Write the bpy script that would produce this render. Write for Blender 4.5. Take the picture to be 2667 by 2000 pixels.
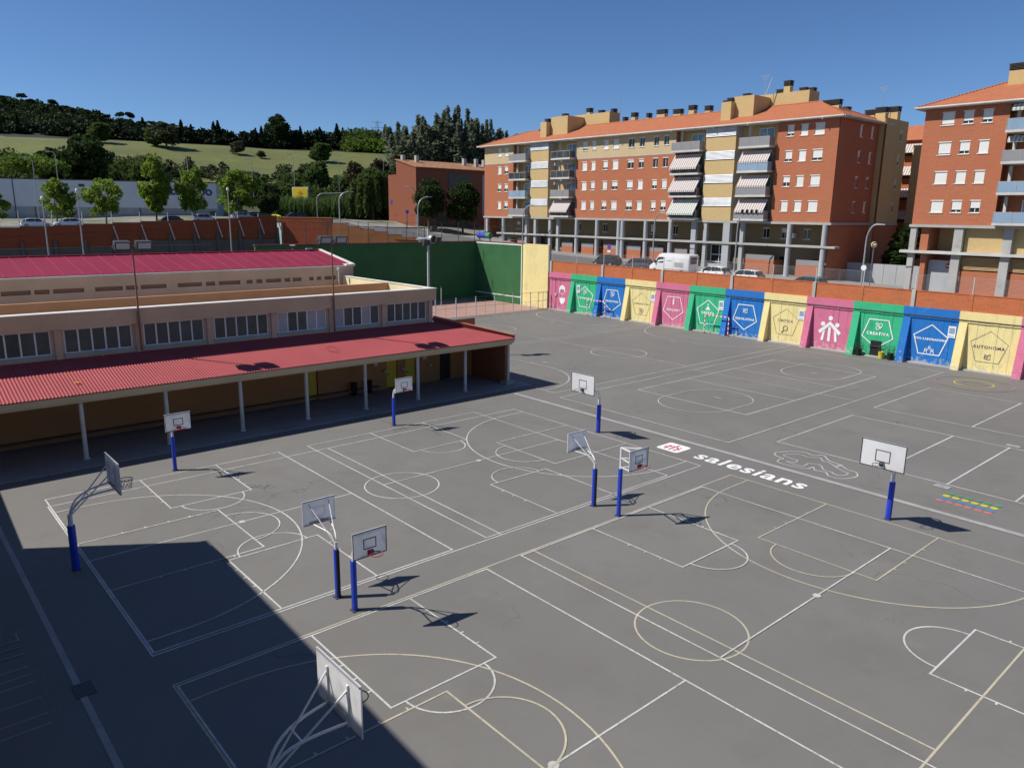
import bpy, math, random
import numpy as np
from mathutils import Vector, Matrix
R = math.radians
rnd = random.Random(7)
for o in list(bpy.data.objects): bpy.data.objects.remove(o)
scn = bpy.context.scene
col = scn.collection

# ------------------------------------------------------------------ camera
CAM = Vector((0.0, 0.0, 12.63))
YAW, PITCH, ROLL = 0.849769, 0.223148, 0.013590
fw = Vector((math.cos(YAW)*math.cos(PITCH), math.sin(YAW)*math.cos(PITCH), -math.sin(PITCH)))
rt = Vector((math.sin(YAW), -math.cos(YAW), 0)); up = rt.cross(fw)
r2 = math.cos(ROLL)*rt + math.sin(ROLL)*up; u2 = -math.sin(ROLL)*rt + math.cos(ROLL)*up
cd = bpy.data.cameras.new('camera'); cam = bpy.data.objects.new('camera', cd); col.objects.link(cam)
cam.matrix_world = Matrix((( r2.x, u2.x, -fw.x, CAM.x), (r2.y, u2.y, -fw.y, CAM.y), (r2.z, u2.z, -fw.z, CAM.z), (0, 0, 0, 1)))
cd.sensor_width = 36.0; cd.sensor_fit = 'HORIZONTAL'; cd.lens = 1963.35/2667*36
cd.clip_start = 0.1; cd.clip_end = 12000
scn.camera = cam

# ------------------------------------------------------------------ sky, sun, exposure
SUN_EL, SUN_AZ = R(47.8), R(146.0)            # azimuth measured from +x towards +y
w = bpy.data.worlds.new('World'); scn.world = w; w.use_nodes = True
nt = w.node_tree; bg = nt.nodes['Background']
sky = nt.nodes.new('ShaderNodeTexSky'); sky.sky_type = 'NISHITA'; sky.sun_disc = False
sky.sun_elevation = SUN_EL; sky.sun_rotation = math.pi/2 - SUN_AZ
sky.altitude = 100; sky.air_density = 0.75; sky.dust_density = 0.1; sky.ozone_density = 10.0
nt.links.new(sky.outputs[0], bg.inputs[0]); bg.inputs[1].default_value = 0.09
sd = bpy.data.lights.new('sun', 'SUN'); sd.energy = 4.6; sd.angle = R(0.53); sd.color = (1, .955, .88)
so = bpy.data.objects.new('sun', sd); col.objects.link(so)
to_sun = Vector((math.cos(SUN_EL)*math.cos(SUN_AZ), math.cos(SUN_EL)*math.sin(SUN_AZ), math.sin(SUN_EL)))
so.rotation_euler = to_sun.to_track_quat('Z', 'Y').to_euler(); so.location = to_sun*300
vs = scn.view_settings; vs.view_transform = 'Standard'; vs.look = 'None'; vs.gamma = 1; vs.use_curve_mapping = False
vs.exposure = 0.18
scn.render.engine = 'CYCLES'
scn.render.resolution_x = 1024; scn.render.resolution_y = 767

# ------------------------------------------------------------------ materials
MATS = {}
def nodes(name):
    m = bpy.data.materials.new(name); m.use_nodes = True; MATS[name] = m
    n = m.node_tree.nodes; b = n['Principled BSDF']; return m, n, m.node_tree.links, b
def noise(n, l, vec, scale, detail=4, rough=.55):
    t = n.new('ShaderNodeTexNoise'); t.inputs['Scale'].default_value = scale; t.inputs['Detail'].default_value = detail
    t.inputs['Roughness'].default_value = rough; l.new(vec, t.inputs['Vector']); return t.outputs['Fac']
def ramp(n, l, fac, a, b):
    t = n.new('ShaderNodeMapRange'); t.inputs[1].default_value = a; t.inputs[2].default_value = b; l.new(fac, t.inputs[0]); return t.outputs[0]
def mixc(n, l, fac, a, b, mode='MIX'):
    t = n.new('ShaderNodeMix'); t.data_type = 'RGBA'; t.blend_type = mode
    if isinstance(fac, float): t.inputs[0].default_value = fac
    else: l.new(fac, t.inputs[0])
    for i, v in ((6, a), (7, b)):
        if isinstance(v, tuple): t.inputs[i].default_value = (*v, 1)
        else: l.new(v, t.inputs[i])
    return t.outputs[2]
def sc(c, k): return tuple(min(1, max(0, v*k)) for v in c)
def mat(name, c, rough=.8, var=.12, vs=.6, fine=.06, fs=9, stain=None, sa=(.58, .75), ss=.35, bump=0, metal=0, spec=.4, wear=None, wa=(.62, .66), ws=3.0):
    m, n, l, b = nodes(name)
    g = n.new('ShaderNodeNewGeometry').outputs['Position']
    f = ramp(n, l, noise(n, l, g, vs), .3, .7)
    cc = mixc(n, l, f, sc(c, 1-var), sc(c, 1+var))
    if fine: cc = mixc(n, l, ramp(n, l, noise(n, l, g, fs, 3), .3, .7), cc, mixc(n, l, float(fine*2.5), cc, sc(c, .55)))
    if stain: cc = mixc(n, l, ramp(n, l, noise(n, l, g, ss, 6, .65), *sa), cc, stain)
    if wear: cc = mixc(n, l, ramp(n, l, noise(n, l, g, ws, 6, .7), *wa), cc, wear)
    l.new(cc, b.inputs['Base Color'])
    b.inputs['Roughness'].default_value = rough; b.inputs['Metallic'].default_value = metal; b.inputs['Specular IOR Level'].default_value = spec
    if bump:
        bp = n.new('ShaderNodeBump'); bp.inputs['Strength'].default_value = bump; bp.inputs['Distance'].default_value = .02
        l.new(noise(n, l, g, 30, 4), bp.inputs['Height']); l.new(bp.outputs[0], b.inputs['Normal'])
    return m
def flatvec(n, l):                                   # world position laid out along axis-aligned walls: (x+y, z)
    g = n.new('ShaderNodeNewGeometry').outputs['Position']; s = n.new('ShaderNodeSeparateXYZ'); l.new(g, s.inputs[0])
    a = n.new('ShaderNodeMath'); l.new(s.outputs[0], a.inputs[0]); l.new(s.outputs[1], a.inputs[1])
    c = n.new('ShaderNodeCombineXYZ'); l.new(a.outputs[0], c.inputs[0]); l.new(s.outputs[2], c.inputs[1]); return c.outputs[0], g
def brick(name, c1, c2, mortar, bw=.5, rh=.14, msz=.012, stain=None, sa=(.55, .72), ss=.3, var=.12):
    m, n, l, b = nodes(name); v, g = flatvec(n, l)
    t = n.new('ShaderNodeTexBrick'); l.new(v, t.inputs['Vector']); t.inputs['Scale'].default_value = 1
    t.inputs['Brick Width'].default_value = bw; t.inputs['Row Height'].default_value = rh; t.inputs['Mortar Size'].default_value = msz
    t.inputs['Mortar Smooth'].default_value = .3
    for i, c in ((1, c1), (2, c2), (3, mortar)): t.inputs[i].default_value = (*c, 1)
    cc = mixc(n, l, ramp(n, l, noise(n, l, g, .5), .3, .7), t.outputs[0], sc(c1, 1+var*1.5)); 
    cc = mixc(n, l, .55, t.outputs[0], cc)
    cc = mixc(n, l, ramp(n, l, noise(n, l, g, 6, 5), .35, .75), cc, mixc(n, l, .3, cc, sc(c1, .5)))
    if stain: cc = mixc(n, l, ramp(n, l, noise(n, l, g, ss, 6, .65), *sa), cc, stain)
    l.new(cc, b.inputs['Base Color']); b.inputs['Roughness'].default_value = .9; b.inputs['Specular IOR Level'].default_value = .2
    bp = n.new('ShaderNodeBump'); bp.inputs['Strength'].default_value = .4; bp.inputs['Distance'].default_value = .01
    bp.invert = True; l.new(t.outputs['Fac'], bp.inputs['Height']); l.new(bp.outputs[0], b.inputs['Normal'])
    return m
def glass(name, c, rough=.08):
    m, n, l, b = nodes(name); g = n.new('ShaderNodeNewGeometry').outputs['Position']
    l.new(mixc(n, l, ramp(n, l, noise(n, l, g, .9), .35, .65), sc(c, .6), sc(c, 1.5)), b.inputs['Base Color'])
    b.inputs['Roughness'].default_value = rough; b.inputs['Specular IOR Level'].default_value = .6
    return m
def stripes(name, c1, c2, per, axis=1, rough=.85):
    m, n, l, b = nodes(name); g = n.new('ShaderNodeNewGeometry').outputs['Position']; s = n.new('ShaderNodeSeparateXYZ'); l.new(g, s.inputs[0])
    a = n.new('ShaderNodeMath'); a.operation = 'MULTIPLY'; a.inputs[1].default_value = 1/per; l.new(s.outputs[axis], a.inputs[0])
    f = n.new('ShaderNodeMath'); f.operation = 'FRACT'; l.new(a.outputs[0], f.inputs[0])
    q = n.new('ShaderNodeMath'); q.operation = 'GREATER_THAN'; q.inputs[1].default_value = .5; l.new(f.outputs[0], q.inputs[0])
    l.new(mixc(n, l, q.outputs[0], c1, c2), b.inputs['Base Color']); b.inputs['Roughness'].default_value = rough; return m
def leaf(name, c, c2, trans=.35):
    m, n, l, b = nodes(name); g = n.new('ShaderNodeNewGeometry'); oi = n.new('ShaderNodeObjectInfo')
    f = ramp(n, l, noise(n, l, g.outputs['Position'], .9, 3), .32, .68)
    cc = mixc(n, l, f, c, c2)
    cc = mixc(n, l, g.outputs['Random Per Island'], mixc(n, l, .45, cc, sc(c, .5)), cc)
    l.new(cc, b.inputs['Base Color']); b.inputs['Roughness'].default_value = .75; b.inputs['Specular IOR Level'].default_value = .12
    t = n.new('ShaderNodeBsdfTranslucent'); l.new(mixc(n, l, .4, cc, sc(c2, 1.6)), t.inputs[0])
    mx = n.new('ShaderNodeMixShader'); mx.inputs[0].default_value = trans
    l.new(b.outputs[0], mx.inputs[1]); l.new(t.outputs[0], mx.inputs[2]); l.new(mx.outputs[0], n['Material Output'].inputs[0]); return m

def asphalt(name, c):
    m, n, l, b = nodes(name); g = n.new('ShaderNodeNewGeometry').outputs['Position']
    cc = mixc(n, l, ramp(n, l, noise(n, l, g, .09, 5, .6), .3, .72), sc(c, .80), sc(c, 1.14))
    cc = mixc(n, l, ramp(n, l, noise(n, l, g, .4, 6, .65), .5, .75), cc, (c[0]*.74, c[1]*.71, c[2]*.68))
    cc = mixc(n, l, ramp(n, l, noise(n, l, g, 1.7, 6, .7), .6, .85), cc, sc(c, .62))
    cc = mixc(n, l, ramp(n, l, noise(n, l, g, .31, 6, .6), .6, .8), cc, (c[0]*1.22, c[1]*1.2, c[2]*1.13))
    cc = mixc(n, l, ramp(n, l, noise(n, l, g, 45, 2), .35, .65), sc(c, .82), cc)
    st = n.new('ShaderNodeMapping'); st.inputs['Scale'].default_value = (.55, .09, 1); st.inputs['Rotation'].default_value = (0, 0, .5); l.new(g, st.inputs['Vector'])
    cc = mixc(n, l, ramp(n, l, noise(n, l, st.outputs[0], 1.0, 6, .7), .58, .82), cc, sc(c, .76))
    e = n.new('ShaderNodeTexVoronoi'); e.feature = 'DISTANCE_TO_EDGE'; e.inputs['Scale'].default_value = .085
    dv = n.new('ShaderNodeVectorMath'); dv.operation = 'ADD'; nn = n.new('ShaderNodeTexNoise'); nn.inputs['Scale'].default_value = .6; nn.inputs['Detail'].default_value = 6; l.new(g, nn.inputs['Vector'])
    sv = n.new('ShaderNodeVectorMath'); sv.operation = 'SCALE'; sv.inputs['Scale'].default_value = 2.2; l.new(nn.outputs['Color'], sv.inputs[0]); l.new(g, dv.inputs[0]); l.new(sv.outputs[0], dv.inputs[1]); l.new(dv.outputs[0], e.inputs['Vector'])
    ck = n.new('ShaderNodeMath'); ck.operation = 'LESS_THAN'; ck.inputs[1].default_value = .0016; l.new(e.outputs['Distance'], ck.inputs[0])
    km = n.new('ShaderNodeMath'); km.operation = 'MULTIPLY'; l.new(ck.outputs[0], km.inputs[0]); l.new(ramp(n, l, noise(n, l, g, .12, 3), .5, .6), km.inputs[1])
    cc = mixc(n, l, km.outputs[0], cc, sc(c, .5))
    v = n.new('ShaderNodeTexVoronoi'); v.inputs['Scale'].default_value = .55; l.new(g, v.inputs['Vector'])
    lt = n.new('ShaderNodeMath'); lt.operation = 'LESS_THAN'; lt.inputs[1].default_value = .018; l.new(v.outputs['Distance'], lt.inputs[0])
    cc = mixc(n, l, lt.outputs[0], cc, sc(c, .35))
    l.new(cc, b.inputs['Base Color']); b.inputs['Roughness'].default_value = .8; b.inputs['Specular IOR Level'].default_value = .5
    bp = n.new('ShaderNodeBump'); bp.inputs['Strength'].default_value = .25; bp.inputs['Distance'].default_value = .01
    l.new(noise(n, l, g, 60, 3), bp.inputs['Height']); l.new(bp.outputs[0], b.inputs['Normal']); return m

asphalt('asphalt', (.195, .187, .172)); asphalt('road', (.13, .13, .13)); asphalt('pavement', (.30, .29, .27))
mat('line_white', (.60, .59, .56), wear=(.25, .24, .225), wa=(.52, .70), ws=7, stain=(.42, .41, .39), sa=(.45, .7), ss=.5)
mat('line_tan', (.52, .46, .33), wear=(.27, .25, .22), wa=(.52, .72), ws=7, stain=(.40, .37, .30), sa=(.45, .7), ss=.5)
mat('line_pale', (.36, .355, .34), wear=(.25, .245, .235), wa=(.5, .75), ws=2)
mat('line_faint', (.25, .25, .25))
mat('dot_red', (.50, .16, .15)); mat('dot_blue', (.07, .22, .42)); mat('dot_yellow', (.58, .5, .05)); mat('dot_green', (.08, .28, .15)); mat('ring_pink', (.28, .19, .18))
mat('paint_white', (.82, .82, .80), .6, wear=(.5, .5, .48), wa=(.66, .72)); mat('logo_red', (.55, .08, .12))
mat('pole_blue', (.015, .055, .52), .45, var=.1, spec=.5); mat('tube_white', (.72, .72, .72), .4, spec=.5, wear=(.4, .36, .32), wa=(.68, .75), ws=9)
def board_mat():
    m = mat('board_white', (.9, .9, .9), .5, fine=.02, stain=(.6, .61, .62), sa=(.55, .8), ss=1.5); n = m.node_tree.nodes; l = m.node_tree.links
    t = n.new('ShaderNodeBsdfTranslucent'); t.inputs[0].default_value = (.8, .81, .83, 1); mx = n.new('ShaderNodeMixShader'); mx.inputs[0].default_value = .42
    l.new(n['Principled BSDF'].outputs[0], mx.inputs[1]); l.new(t.outputs[0], mx.inputs[2]); l.new(mx.outputs[0], n['Material Output'].inputs[0])
board_mat()
mat('board_grey', (.27, .28, .31), .6)
mat('black', (.012, .012, .013), .6); mat('rim_red', (.42, .02, .035), .45); mat('net_grey', (.3, .3, .3))
WALLC = dict(pink=(.60, .16, .27), green=(.035, .44, .205), blue=(.012, .16, .50), yellow=(.78, .66, .30))
def wall_paint(name, c):
    m = mat(name, c, .78, var=.09, stain=sc(c, .72), sa=(.55, .78), ss=.6, wear=(.50, .47, .42), wa=(.70, .73), ws=1.1, bump=.25)
    n = m.node_tree.nodes; l = m.node_tree.links; b = n['Principled BSDF']; cc = b.inputs['Base Color'].links[0].from_socket
    g = n.new('ShaderNodeNewGeometry').outputs['Position']; s = n.new('ShaderNodeSeparateXYZ'); l.new(g, s.inputs[0])
    st = n.new('ShaderNodeMapping'); st.inputs['Scale'].default_value = (1, 2.2, .35); l.new(g, st.inputs['Vector'])
    cc = mixc(n, l, ramp(n, l, noise(n, l, st.outputs[0], 1.0, 6, .7), .56, .8), cc, sc(c, .68))          # rain runs
    hm = ramp(n, l, s.outputs[2], 1.3, .1); ad = n.new('ShaderNodeMath'); ad.operation = 'MULTIPLY_ADD'; ad.inputs[1].default_value = .16; l.new(hm, ad.inputs[0]); l.new(noise(n, l, g, 2.6, 6, .7), ad.inputs[2])
    l.new(mixc(n, l, ramp(n, l, ad.outputs[0], .64, .70), cc, mixc(n, l, .6, cc, (.46, .44, .38))), b.inputs['Base Color'])   # flaking by balls and feet at the foot
for k, c in WALLC.items(): wall_paint('wall_'+k, c)
mat('grey_print', (.20, .19, .19)); mat('purple_print', (.10, .06, .16))
brick('brick_parapet', (.50, .145, .055), (.42, .11, .04), (.42, .26, .17), stain=(.33, .10, .05), sa=(.62, .8))
brick('brick_apartment', (.45, .155, .078), (.39, .13, .064), (.45, .22, .135), bw=.44, rh=.13, msz=.014, var=.10, stain=(.40, .135, .07), sa=(.5, .8), ss=.25)
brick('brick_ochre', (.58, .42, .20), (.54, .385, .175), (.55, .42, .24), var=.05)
brick('brick_ochre_pale', (.58, .45, .26), (.55, .42, .24), (.55, .45, .30), var=.05)
brick('brick_old', (.30, .072, .03), (.24, .055, .025), (.22, .10, .06), stain=(.10, .055, .035), sa=(.52, .7), ss=.25)
brick('brick_stair', (.52, .20, .075), (.45, .16, .06), (.45, .28, .16), stain=(.34, .12, .05))
brick('brick_arcade_shaded', (.30, .235, .14), (.27, .21, .12), (.30, .24, .16), var=.06)  # ochre brick darkened: the arcade's shade is put into the colour
brick('brick_brown', (.26, .088, .05), (.23, .078, .043), (.25, .11, .07), var=.05)
brick('brick_school', (.30, .12, .05), (.26, .10, .045), (.25, .17, .1))
mat('concrete', (.42, .41, .38), stain=(.26, .25, .22), sa=(.58, .78), ss=.8, bump=.2); mat('concrete_light', (.56, .55, .52), stain=(.4, .39, .36), ss=.7)
mat('concrete_dark', (.115, .105, .09), stain=(.06, .055, .045), ss=.5)
mat('column_grey', (.40, .41, .42), .7, var=.06)
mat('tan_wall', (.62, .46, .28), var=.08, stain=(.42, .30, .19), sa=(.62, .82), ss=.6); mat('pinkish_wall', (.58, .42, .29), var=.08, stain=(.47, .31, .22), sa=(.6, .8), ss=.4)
mat('orange_wall', (.58, .28, .13), var=.08, stain=(.42, .22, .12), ss=.6); mat('cream_wall', (.74, .63, .38), var=.08, stain=(.52, .42, .24), sa=(.6, .75), ss=1.2)
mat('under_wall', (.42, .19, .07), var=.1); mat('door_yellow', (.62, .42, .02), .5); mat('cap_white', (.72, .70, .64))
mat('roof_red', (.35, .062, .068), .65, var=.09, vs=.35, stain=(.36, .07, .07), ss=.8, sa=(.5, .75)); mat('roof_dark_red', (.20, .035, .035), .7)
mat('roof_magenta', (.27, .022, .052), .6, var=.10, vs=.4, spec=.25, stain=(.23, .03, .05), sa=(.5, .75), ss=.6); mat('roof_seam', (.33, .05, .085), .5); mat('roof_edge_orange', (.50, .20, .11))
mat('green_court', (.05, .148, .06), .9, var=.08, vs=.3, stain=(.04, .12, .05), sa=(.5, .75), ss=.4, spec=.12); mat('court_floor', (.40, .25, .21), var=.08); mat('coping_maroon', (.22, .045, .05))
mat('shutter_white', (.76, .75, .70), .5, fine=.0, var=.04); mat('frame_white', (.78, .78, .76), .45, fine=0); mat('frame_dark', (.02, .02, .022), .4)
mat('frame_grey', (.42, .42, .42), .5); glass('glass_dark', (.018, .022, .026)); glass('glass_school', (.035, .04, .042), .25); mat('curtain', (.55, .56, .56), .8)
glass('glass_blue', (.16, .26, .36), .15); glass('glass_smoke', (.05, .055, .06), .12); mat('railing_grey', (.27, .265, .27), .5, var=.05); mat('railing_blue', (.26, .36, .47), .35, var=.08)
mat('louvre', (.70, .71, .72), .45, fine=0); mat('louvre_gap', (.25, .25, .26)); stripes('awning', (.60, .57, .54), (.33, .25, .235), .34); stripes('awning_green', (.60, .60, .56), (.30, .32, .28), .34)
stripes('pole_stripe', (.62, .03, .04), (.8, .8, .8), .5, 1); stripes('pole_stripe_up', (.62, .03, .04), (.8, .8, .8), .5, 2)
mat('ochre_side', (.46, .28, .10)); mat('warehouse', (.62, .64, .67), var=.05, stain=(.5, .52, .55), sa=(.6, .8), ss=.2); mat('warehouse_low', (.36, .37, .37), stain=(.24, .24, .23), ss=.3); mat('letter_blue', (.03, .018, .16))
mat('chimney_dark', (.055, .05, .048)); mat('steel', (.42, .42, .42), .4, metal=.3); mat('steel_dark', (.06, .06, .062), .5); mat('rust', (.24, .13, .08)); mat('sign_yellow', (.74, .52, .02)); mat('sign_red', (.5, .02, .03)); mat('sign_blue', (.03, .07, .42))
mat('car_white', (.78, .78, .78), .2, var=.02, fine=0, spec=.6); mat('car_black', (.015, .015, .017), .18, var=.02, fine=0, spec=.6); mat('car_grey', (.07, .07, .075), .2, var=.02, fine=0, spec=.6); mat('car_silver', (.45, .47, .5), .22, var=.02, fine=0, metal=.4); mat('car_teal', (.05, .20, .25), .2, var=.02, fine=0, spec=.6)
glass('car_glass', (.012, .014, .016), .04); mat('tyre', (.018, .018, .018), .85); mat('hub', (.4, .4, .42), .35, metal=.5); mat('lamp_red', (.4, .01, .01), .3); mat('lamp_clear', (.7, .72, .74), .15)
mat('bark', (.11, .085, .06), bump=.6); mat('bark_pale', (.24, .21, .17), bump=.5)
leaf('leaf_plane', (.095, .165, .024), (.25, .34, .05), .45); leaf('leaf_dark', (.02, .04, .012), (.058, .092, .024), .28); leaf('leaf_mid', (.045, .082, .02), (.12, .165, .045), .35)
leaf('leaf_poplar', (.075, .10, .055), (.26, .29, .19), .4); leaf('leaf_pine', (.018, .034, .014), (.05, .075, .022), .15); leaf('leaf_olive', (.05, .06, .03), (.11, .125, .06), .2); leaf('leaf_bright', (.09, .15, .02), (.17, .24, .04)); leaf('leaf_reed', (.05, .10, .025), (.14, .21, .06)); leaf('leaf_cypress', (.010, .021, .009), (.026, .042, .015), .1); leaf('leaf_brown', (.05, .035, .018), (.11, .085, .04), .15)
mat('meadow', (.150, .165, .036), var=.25, vs=.03, fine=.25, fs=.5, stain=(.075, .10, .026), sa=(.42, .7), ss=.045, wear=(.19, .155, .06), wa=(.52, .72), ws=.09); mat('scrub', (.06, .07, .028), var=.35, vs=.08, fine=.15, fs=.5); mat('hill_dark', (.022, .019, .0125), var=.3, vs=.03, fine=.2, fs=.25, stain=(.03, .036, .017), sa=(.5, .75), ss=.03); mat('soil', (.26, .24, .20), var=.2, stain=(.10, .12, .045), sa=(.45, .65), ss=.12)
def tile_mat():
    m, n, l, b = nodes('roof_tile'); v, g = flatvec(n, l)
    s = n.new('ShaderNodeSeparateXYZ'); l.new(g, s.inputs[0])
    wv = n.new('ShaderNodeTexWave'); wv.wave_type = 'BANDS'; wv.bands_direction = 'Y'; wv.inputs['Scale'].default_value = 1.25; wv.inputs['Distortion'].default_value = .4; l.new(g, wv.inputs['Vector'])
    cc = mixc(n, l, ramp(n, l, noise(n, l, g, 1.6, 5), .3, .7), (.43, .135, .055), (.52, .185, .08))
    cc = mixc(n, l, ramp(n, l, wv.outputs['Fac'], .0, .5), (.32, .10, .045), cc)
    l.new(cc, b.inputs['Base Color']); b.inputs['Roughness'].default_value = .85
    bp = n.new('ShaderNodeBump'); bp.inputs['Strength'].default_value = .7; bp.inputs['Distance'].default_value = .06; l.new(wv.outputs['Fac'], bp.inputs['Height']); l.new(bp.outputs[0], b.inputs['Normal'])
tile_mat()
mat('tile_old', (.40, .20, .10), var=.35, vs=1.2, fine=.25, fs=4)

# ------------------------------------------------------------------ mesh helpers
ROOT = {}
def rootloc(o):
    while o.parent: o = o.parent
    return o.location
def link(name, me, m, parent=None):
    o = bpy.data.objects.new(name, me); col.objects.link(o)
    if m and not me.materials: me.materials.append(MATS[m])
    if parent: o.parent = parent
    return o
def tag(o, label=None, cat=None, group=None, kind=None):
    if label: o['label'] = label
    if cat: o['category'] = cat
    if group: o['group'] = group
    if kind: o['kind'] = kind
    return o
def thing(name, label, cat, loc=(0, 0, 0), rz=0, group=None):
    o = bpy.data.objects.new(name, None); col.objects.link(o); o.location = loc; o.rotation_euler = (0, 0, rz); o.empty_display_size = .3
    return tag(o, label, cat, group)
def copy_tree(o, parent=None):
    c = o.copy(); col.objects.link(c); c.parent = parent
    for ch in list(o.children): copy_tree(ch, c)
    return c
class MB:
    def __init__(s): s.v = []; s.f = []; s.smooth = False
    def add(s, vs, fs):
        k = len(s.v); s.v += [tuple(v) for v in vs]; s.f += [tuple(i+k for i in f) for f in fs]; return s
    def quad(s, a, b, c, d): return s.add([a, b, c, d], [(0, 1, 2, 3)])
    def box(s, x0, x1, y0, y1, z0, z1):
        return s.add([(x0, y0, z0), (x1, y0, z0), (x1, y1, z0), (x0, y1, z0), (x0, y0, z1), (x1, y0, z1), (x1, y1, z1), (x0, y1, z1)],
                     [(3, 2, 1, 0), (4, 5, 6, 7), (0, 1, 5, 4), (1, 2, 6, 5), (2, 3, 7, 6), (3, 0, 4, 7)])
    def hexa(s, bot, top):
        return s.add(list(bot)+list(top), [(3, 2, 1, 0), (4, 5, 6, 7), (0, 1, 5, 4), (1, 2, 6, 5), (2, 3, 7, 6), (3, 0, 4, 7)])
    def prism(s, pts, d):                                 # polygon (3D points) extruded by vector d
        n = len(pts); d = Vector(d); p = [Vector(q) for q in pts]
        return s.add(p+[q+d for q in p], [tuple(range(n))[::-1], tuple(range(n, 2*n))]+[(i, (i+1) % n, n+(i+1) % n, n+i) for i in range(n)])
    def tube(s, pts, r, n=8, cap=True):
        p = [Vector(q) for q in pts]; rs = r if isinstance(r, (list, tuple)) else [r]*len(p); vs = []; fs = []
        t0 = (p[1]-p[0]).normalized(); a = t0.orthogonal().normalized()
        for i, q in enumerate(p):
            t = ((p[min(i+1, len(p)-1)]-q).normalized()+(q-p[max(i-1, 0)]).normalized()).normalized()
            a = (a-t*a.dot(t)).normalized(); b = t.cross(a)
            for k in range(n): vs.append(q+(a*math.cos(2*math.pi*k/n)+b*math.sin(2*math.pi*k/n))*rs[i])
        for i in range(len(p)-1):
            for k in range(n): fs.append((i*n+k, i*n+(k+1) % n, (i+1)*n+(k+1) % n, (i+1)*n+k))
        if cap: fs += [tuple(range(n))[::-1], tuple(range((len(p)-1)*n, len(p)*n))]
        s.smooth = True; return s.add(vs, fs)
    def bar(s, a, b, w, h=None):                          # rectangular bar between two points
        a = Vector(a); b = Vector(b); t = (b-a).normalized(); h = h or w
        u = Vector((0, 0, 1)).cross(t); u = u.normalized() if u.length > 1e-4 else Vector((1, 0, 0)); v = t.cross(u)
        o = [(-1, -1), (1, -1), (1, 1), (-1, 1)]
        return s.hexa([a+u*i*w/2+v*j*h/2 for i, j in o], [b+u*i*w/2+v*j*h/2 for i, j in o])
    def lathe(s, prof, c=(0, 0, 0), n=16):
        vs = []; fs = []
        for r, z in prof:
            for k in range(n): vs.append((c[0]+r*math.cos(2*math.pi*k/n), c[1]+r*math.sin(2*math.pi*k/n), c[2]+z))
        for i in range(len(prof)-1):
            for k in range(n): fs.append((i*n+k, i*n+(k+1) % n, (i+1)*n+(k+1) % n, (i+1)*n+k))
        fs += [tuple(range(n))[::-1], tuple(range((len(prof)-1)*n, len(prof)*n))]
        s.smooth = True; return s.add(vs, fs)
    def mesh(s, name, off=(0, 0, 0), m=None):
        me = bpy.data.meshes.new(name); me.from_pydata([(v[0]-off[0], v[1]-off[1], v[2]-off[2]) for v in s.v], [], s.f)
        if s.smooth:
            me.polygons.foreach_set('use_smooth', [True]*len(me.polygons)); me.set_sharp_from_angle(angle=R(40))
        if m: me.materials.append(MATS[m])
        me.update(); return me
    def build(s, name, m, parent=None, label=None):
        off = rootloc(parent) if parent else (0, 0, 0)
        o = link(name, s.mesh(name, off), m, parent)
        if label: o['label'] = label
        return o
def box(name, m, parent, *a): return MB().box(*a).build(name, m, parent)
def struct(o): o['kind'] = 'structure'; return o
def wallP(kind, c):                                       # (along, up, depth inwards) -> world, for axis-aligned walls
    if kind == '-x': return lambda a, b, d=0: (c+d, a, b)
    if kind == '-y': return lambda a, b, d=0: (a, c+d, b)
    if kind == '+x': return lambda a, b, d=0: (c-d, a, b)
def wall(P, a0, a1, b0, b1, holes, depth=.18, mb=None):
    mb = mb or MB()
    A = sorted({a0, a1, *[h[0] for h in holes], *[h[1] for h in holes]}); B = sorted({b0, b1, *[h[2] for h in holes], *[h[3] for h in holes]})
    for i in range(len(A)-1):
        for j in range(len(B)-1):
            ca = (A[i]+A[i+1])/2; cb = (B[j]+B[j+1])/2
            if any(h[0] < ca < h[1] and h[2] < cb < h[3] for h in holes): continue
            mb.quad(P(A[i], B[j]), P(A[i+1], B[j]), P(A[i+1], B[j+1]), P(A[i], B[j+1]))
    for h in holes:
        q = [(h[0], h[2]), (h[1], h[2]), (h[1], h[3]), (h[0], h[3])]
        for k in range(4):
            (a, b), (c, d) = q[k], q[(k+1) % 4]; mb.quad(P(a, b), P(c, d), P(c, d, depth), P(a, b, depth))
    return mb
def pbox(P, a0, a1, b0, b1, d0, d1, mb=None):
    mb = mb or MB(); return mb.hexa([P(a0, b0, d0), P(a1, b0, d0), P(a1, b0, d1), P(a0, b0, d1)], [P(a0, b1, d0), P(a1, b1, d0), P(a1, b1, d1), P(a0, b1, d1)])
def text_mesh(name, body, size, m, X, Y, pos, parent=None, bold=.0, space=1.0, align='CENTER', thick=0.0):
    cu = bpy.data.curves.new(name, 'FONT'); cu.body = body; cu.size = size; cu.offset = bold; cu.space_character = space; cu.align_x = align; cu.align_y = 'CENTER'; cu.resolution_u = 3; cu.extrude = thick
    t = bpy.data.objects.new(name+'_tmp', cu); col.objects.link(t); dg = bpy.context.evaluated_depsgraph_get()
    me = bpy.data.meshes.new_from_object(t.evaluated_get(dg)); bpy.data.objects.remove(t); me.name = name
    X = Vector(X).normalized(); Y = Vector(Y).normalized(); Zv = X.cross(Y); off = rootloc(parent) if parent else Vector((0, 0, 0))
    M = Matrix(((X.x, Y.x, Zv.x, pos[0]-off[0]), (X.y, Y.y, Zv.y, pos[1]-off[1]), (X.z, Y.z, Zv.z, pos[2]-off[2]), (0, 0, 0, 1)))
    me.transform(M); me.materials.clear(); return link(name, me, m, parent)

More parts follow.
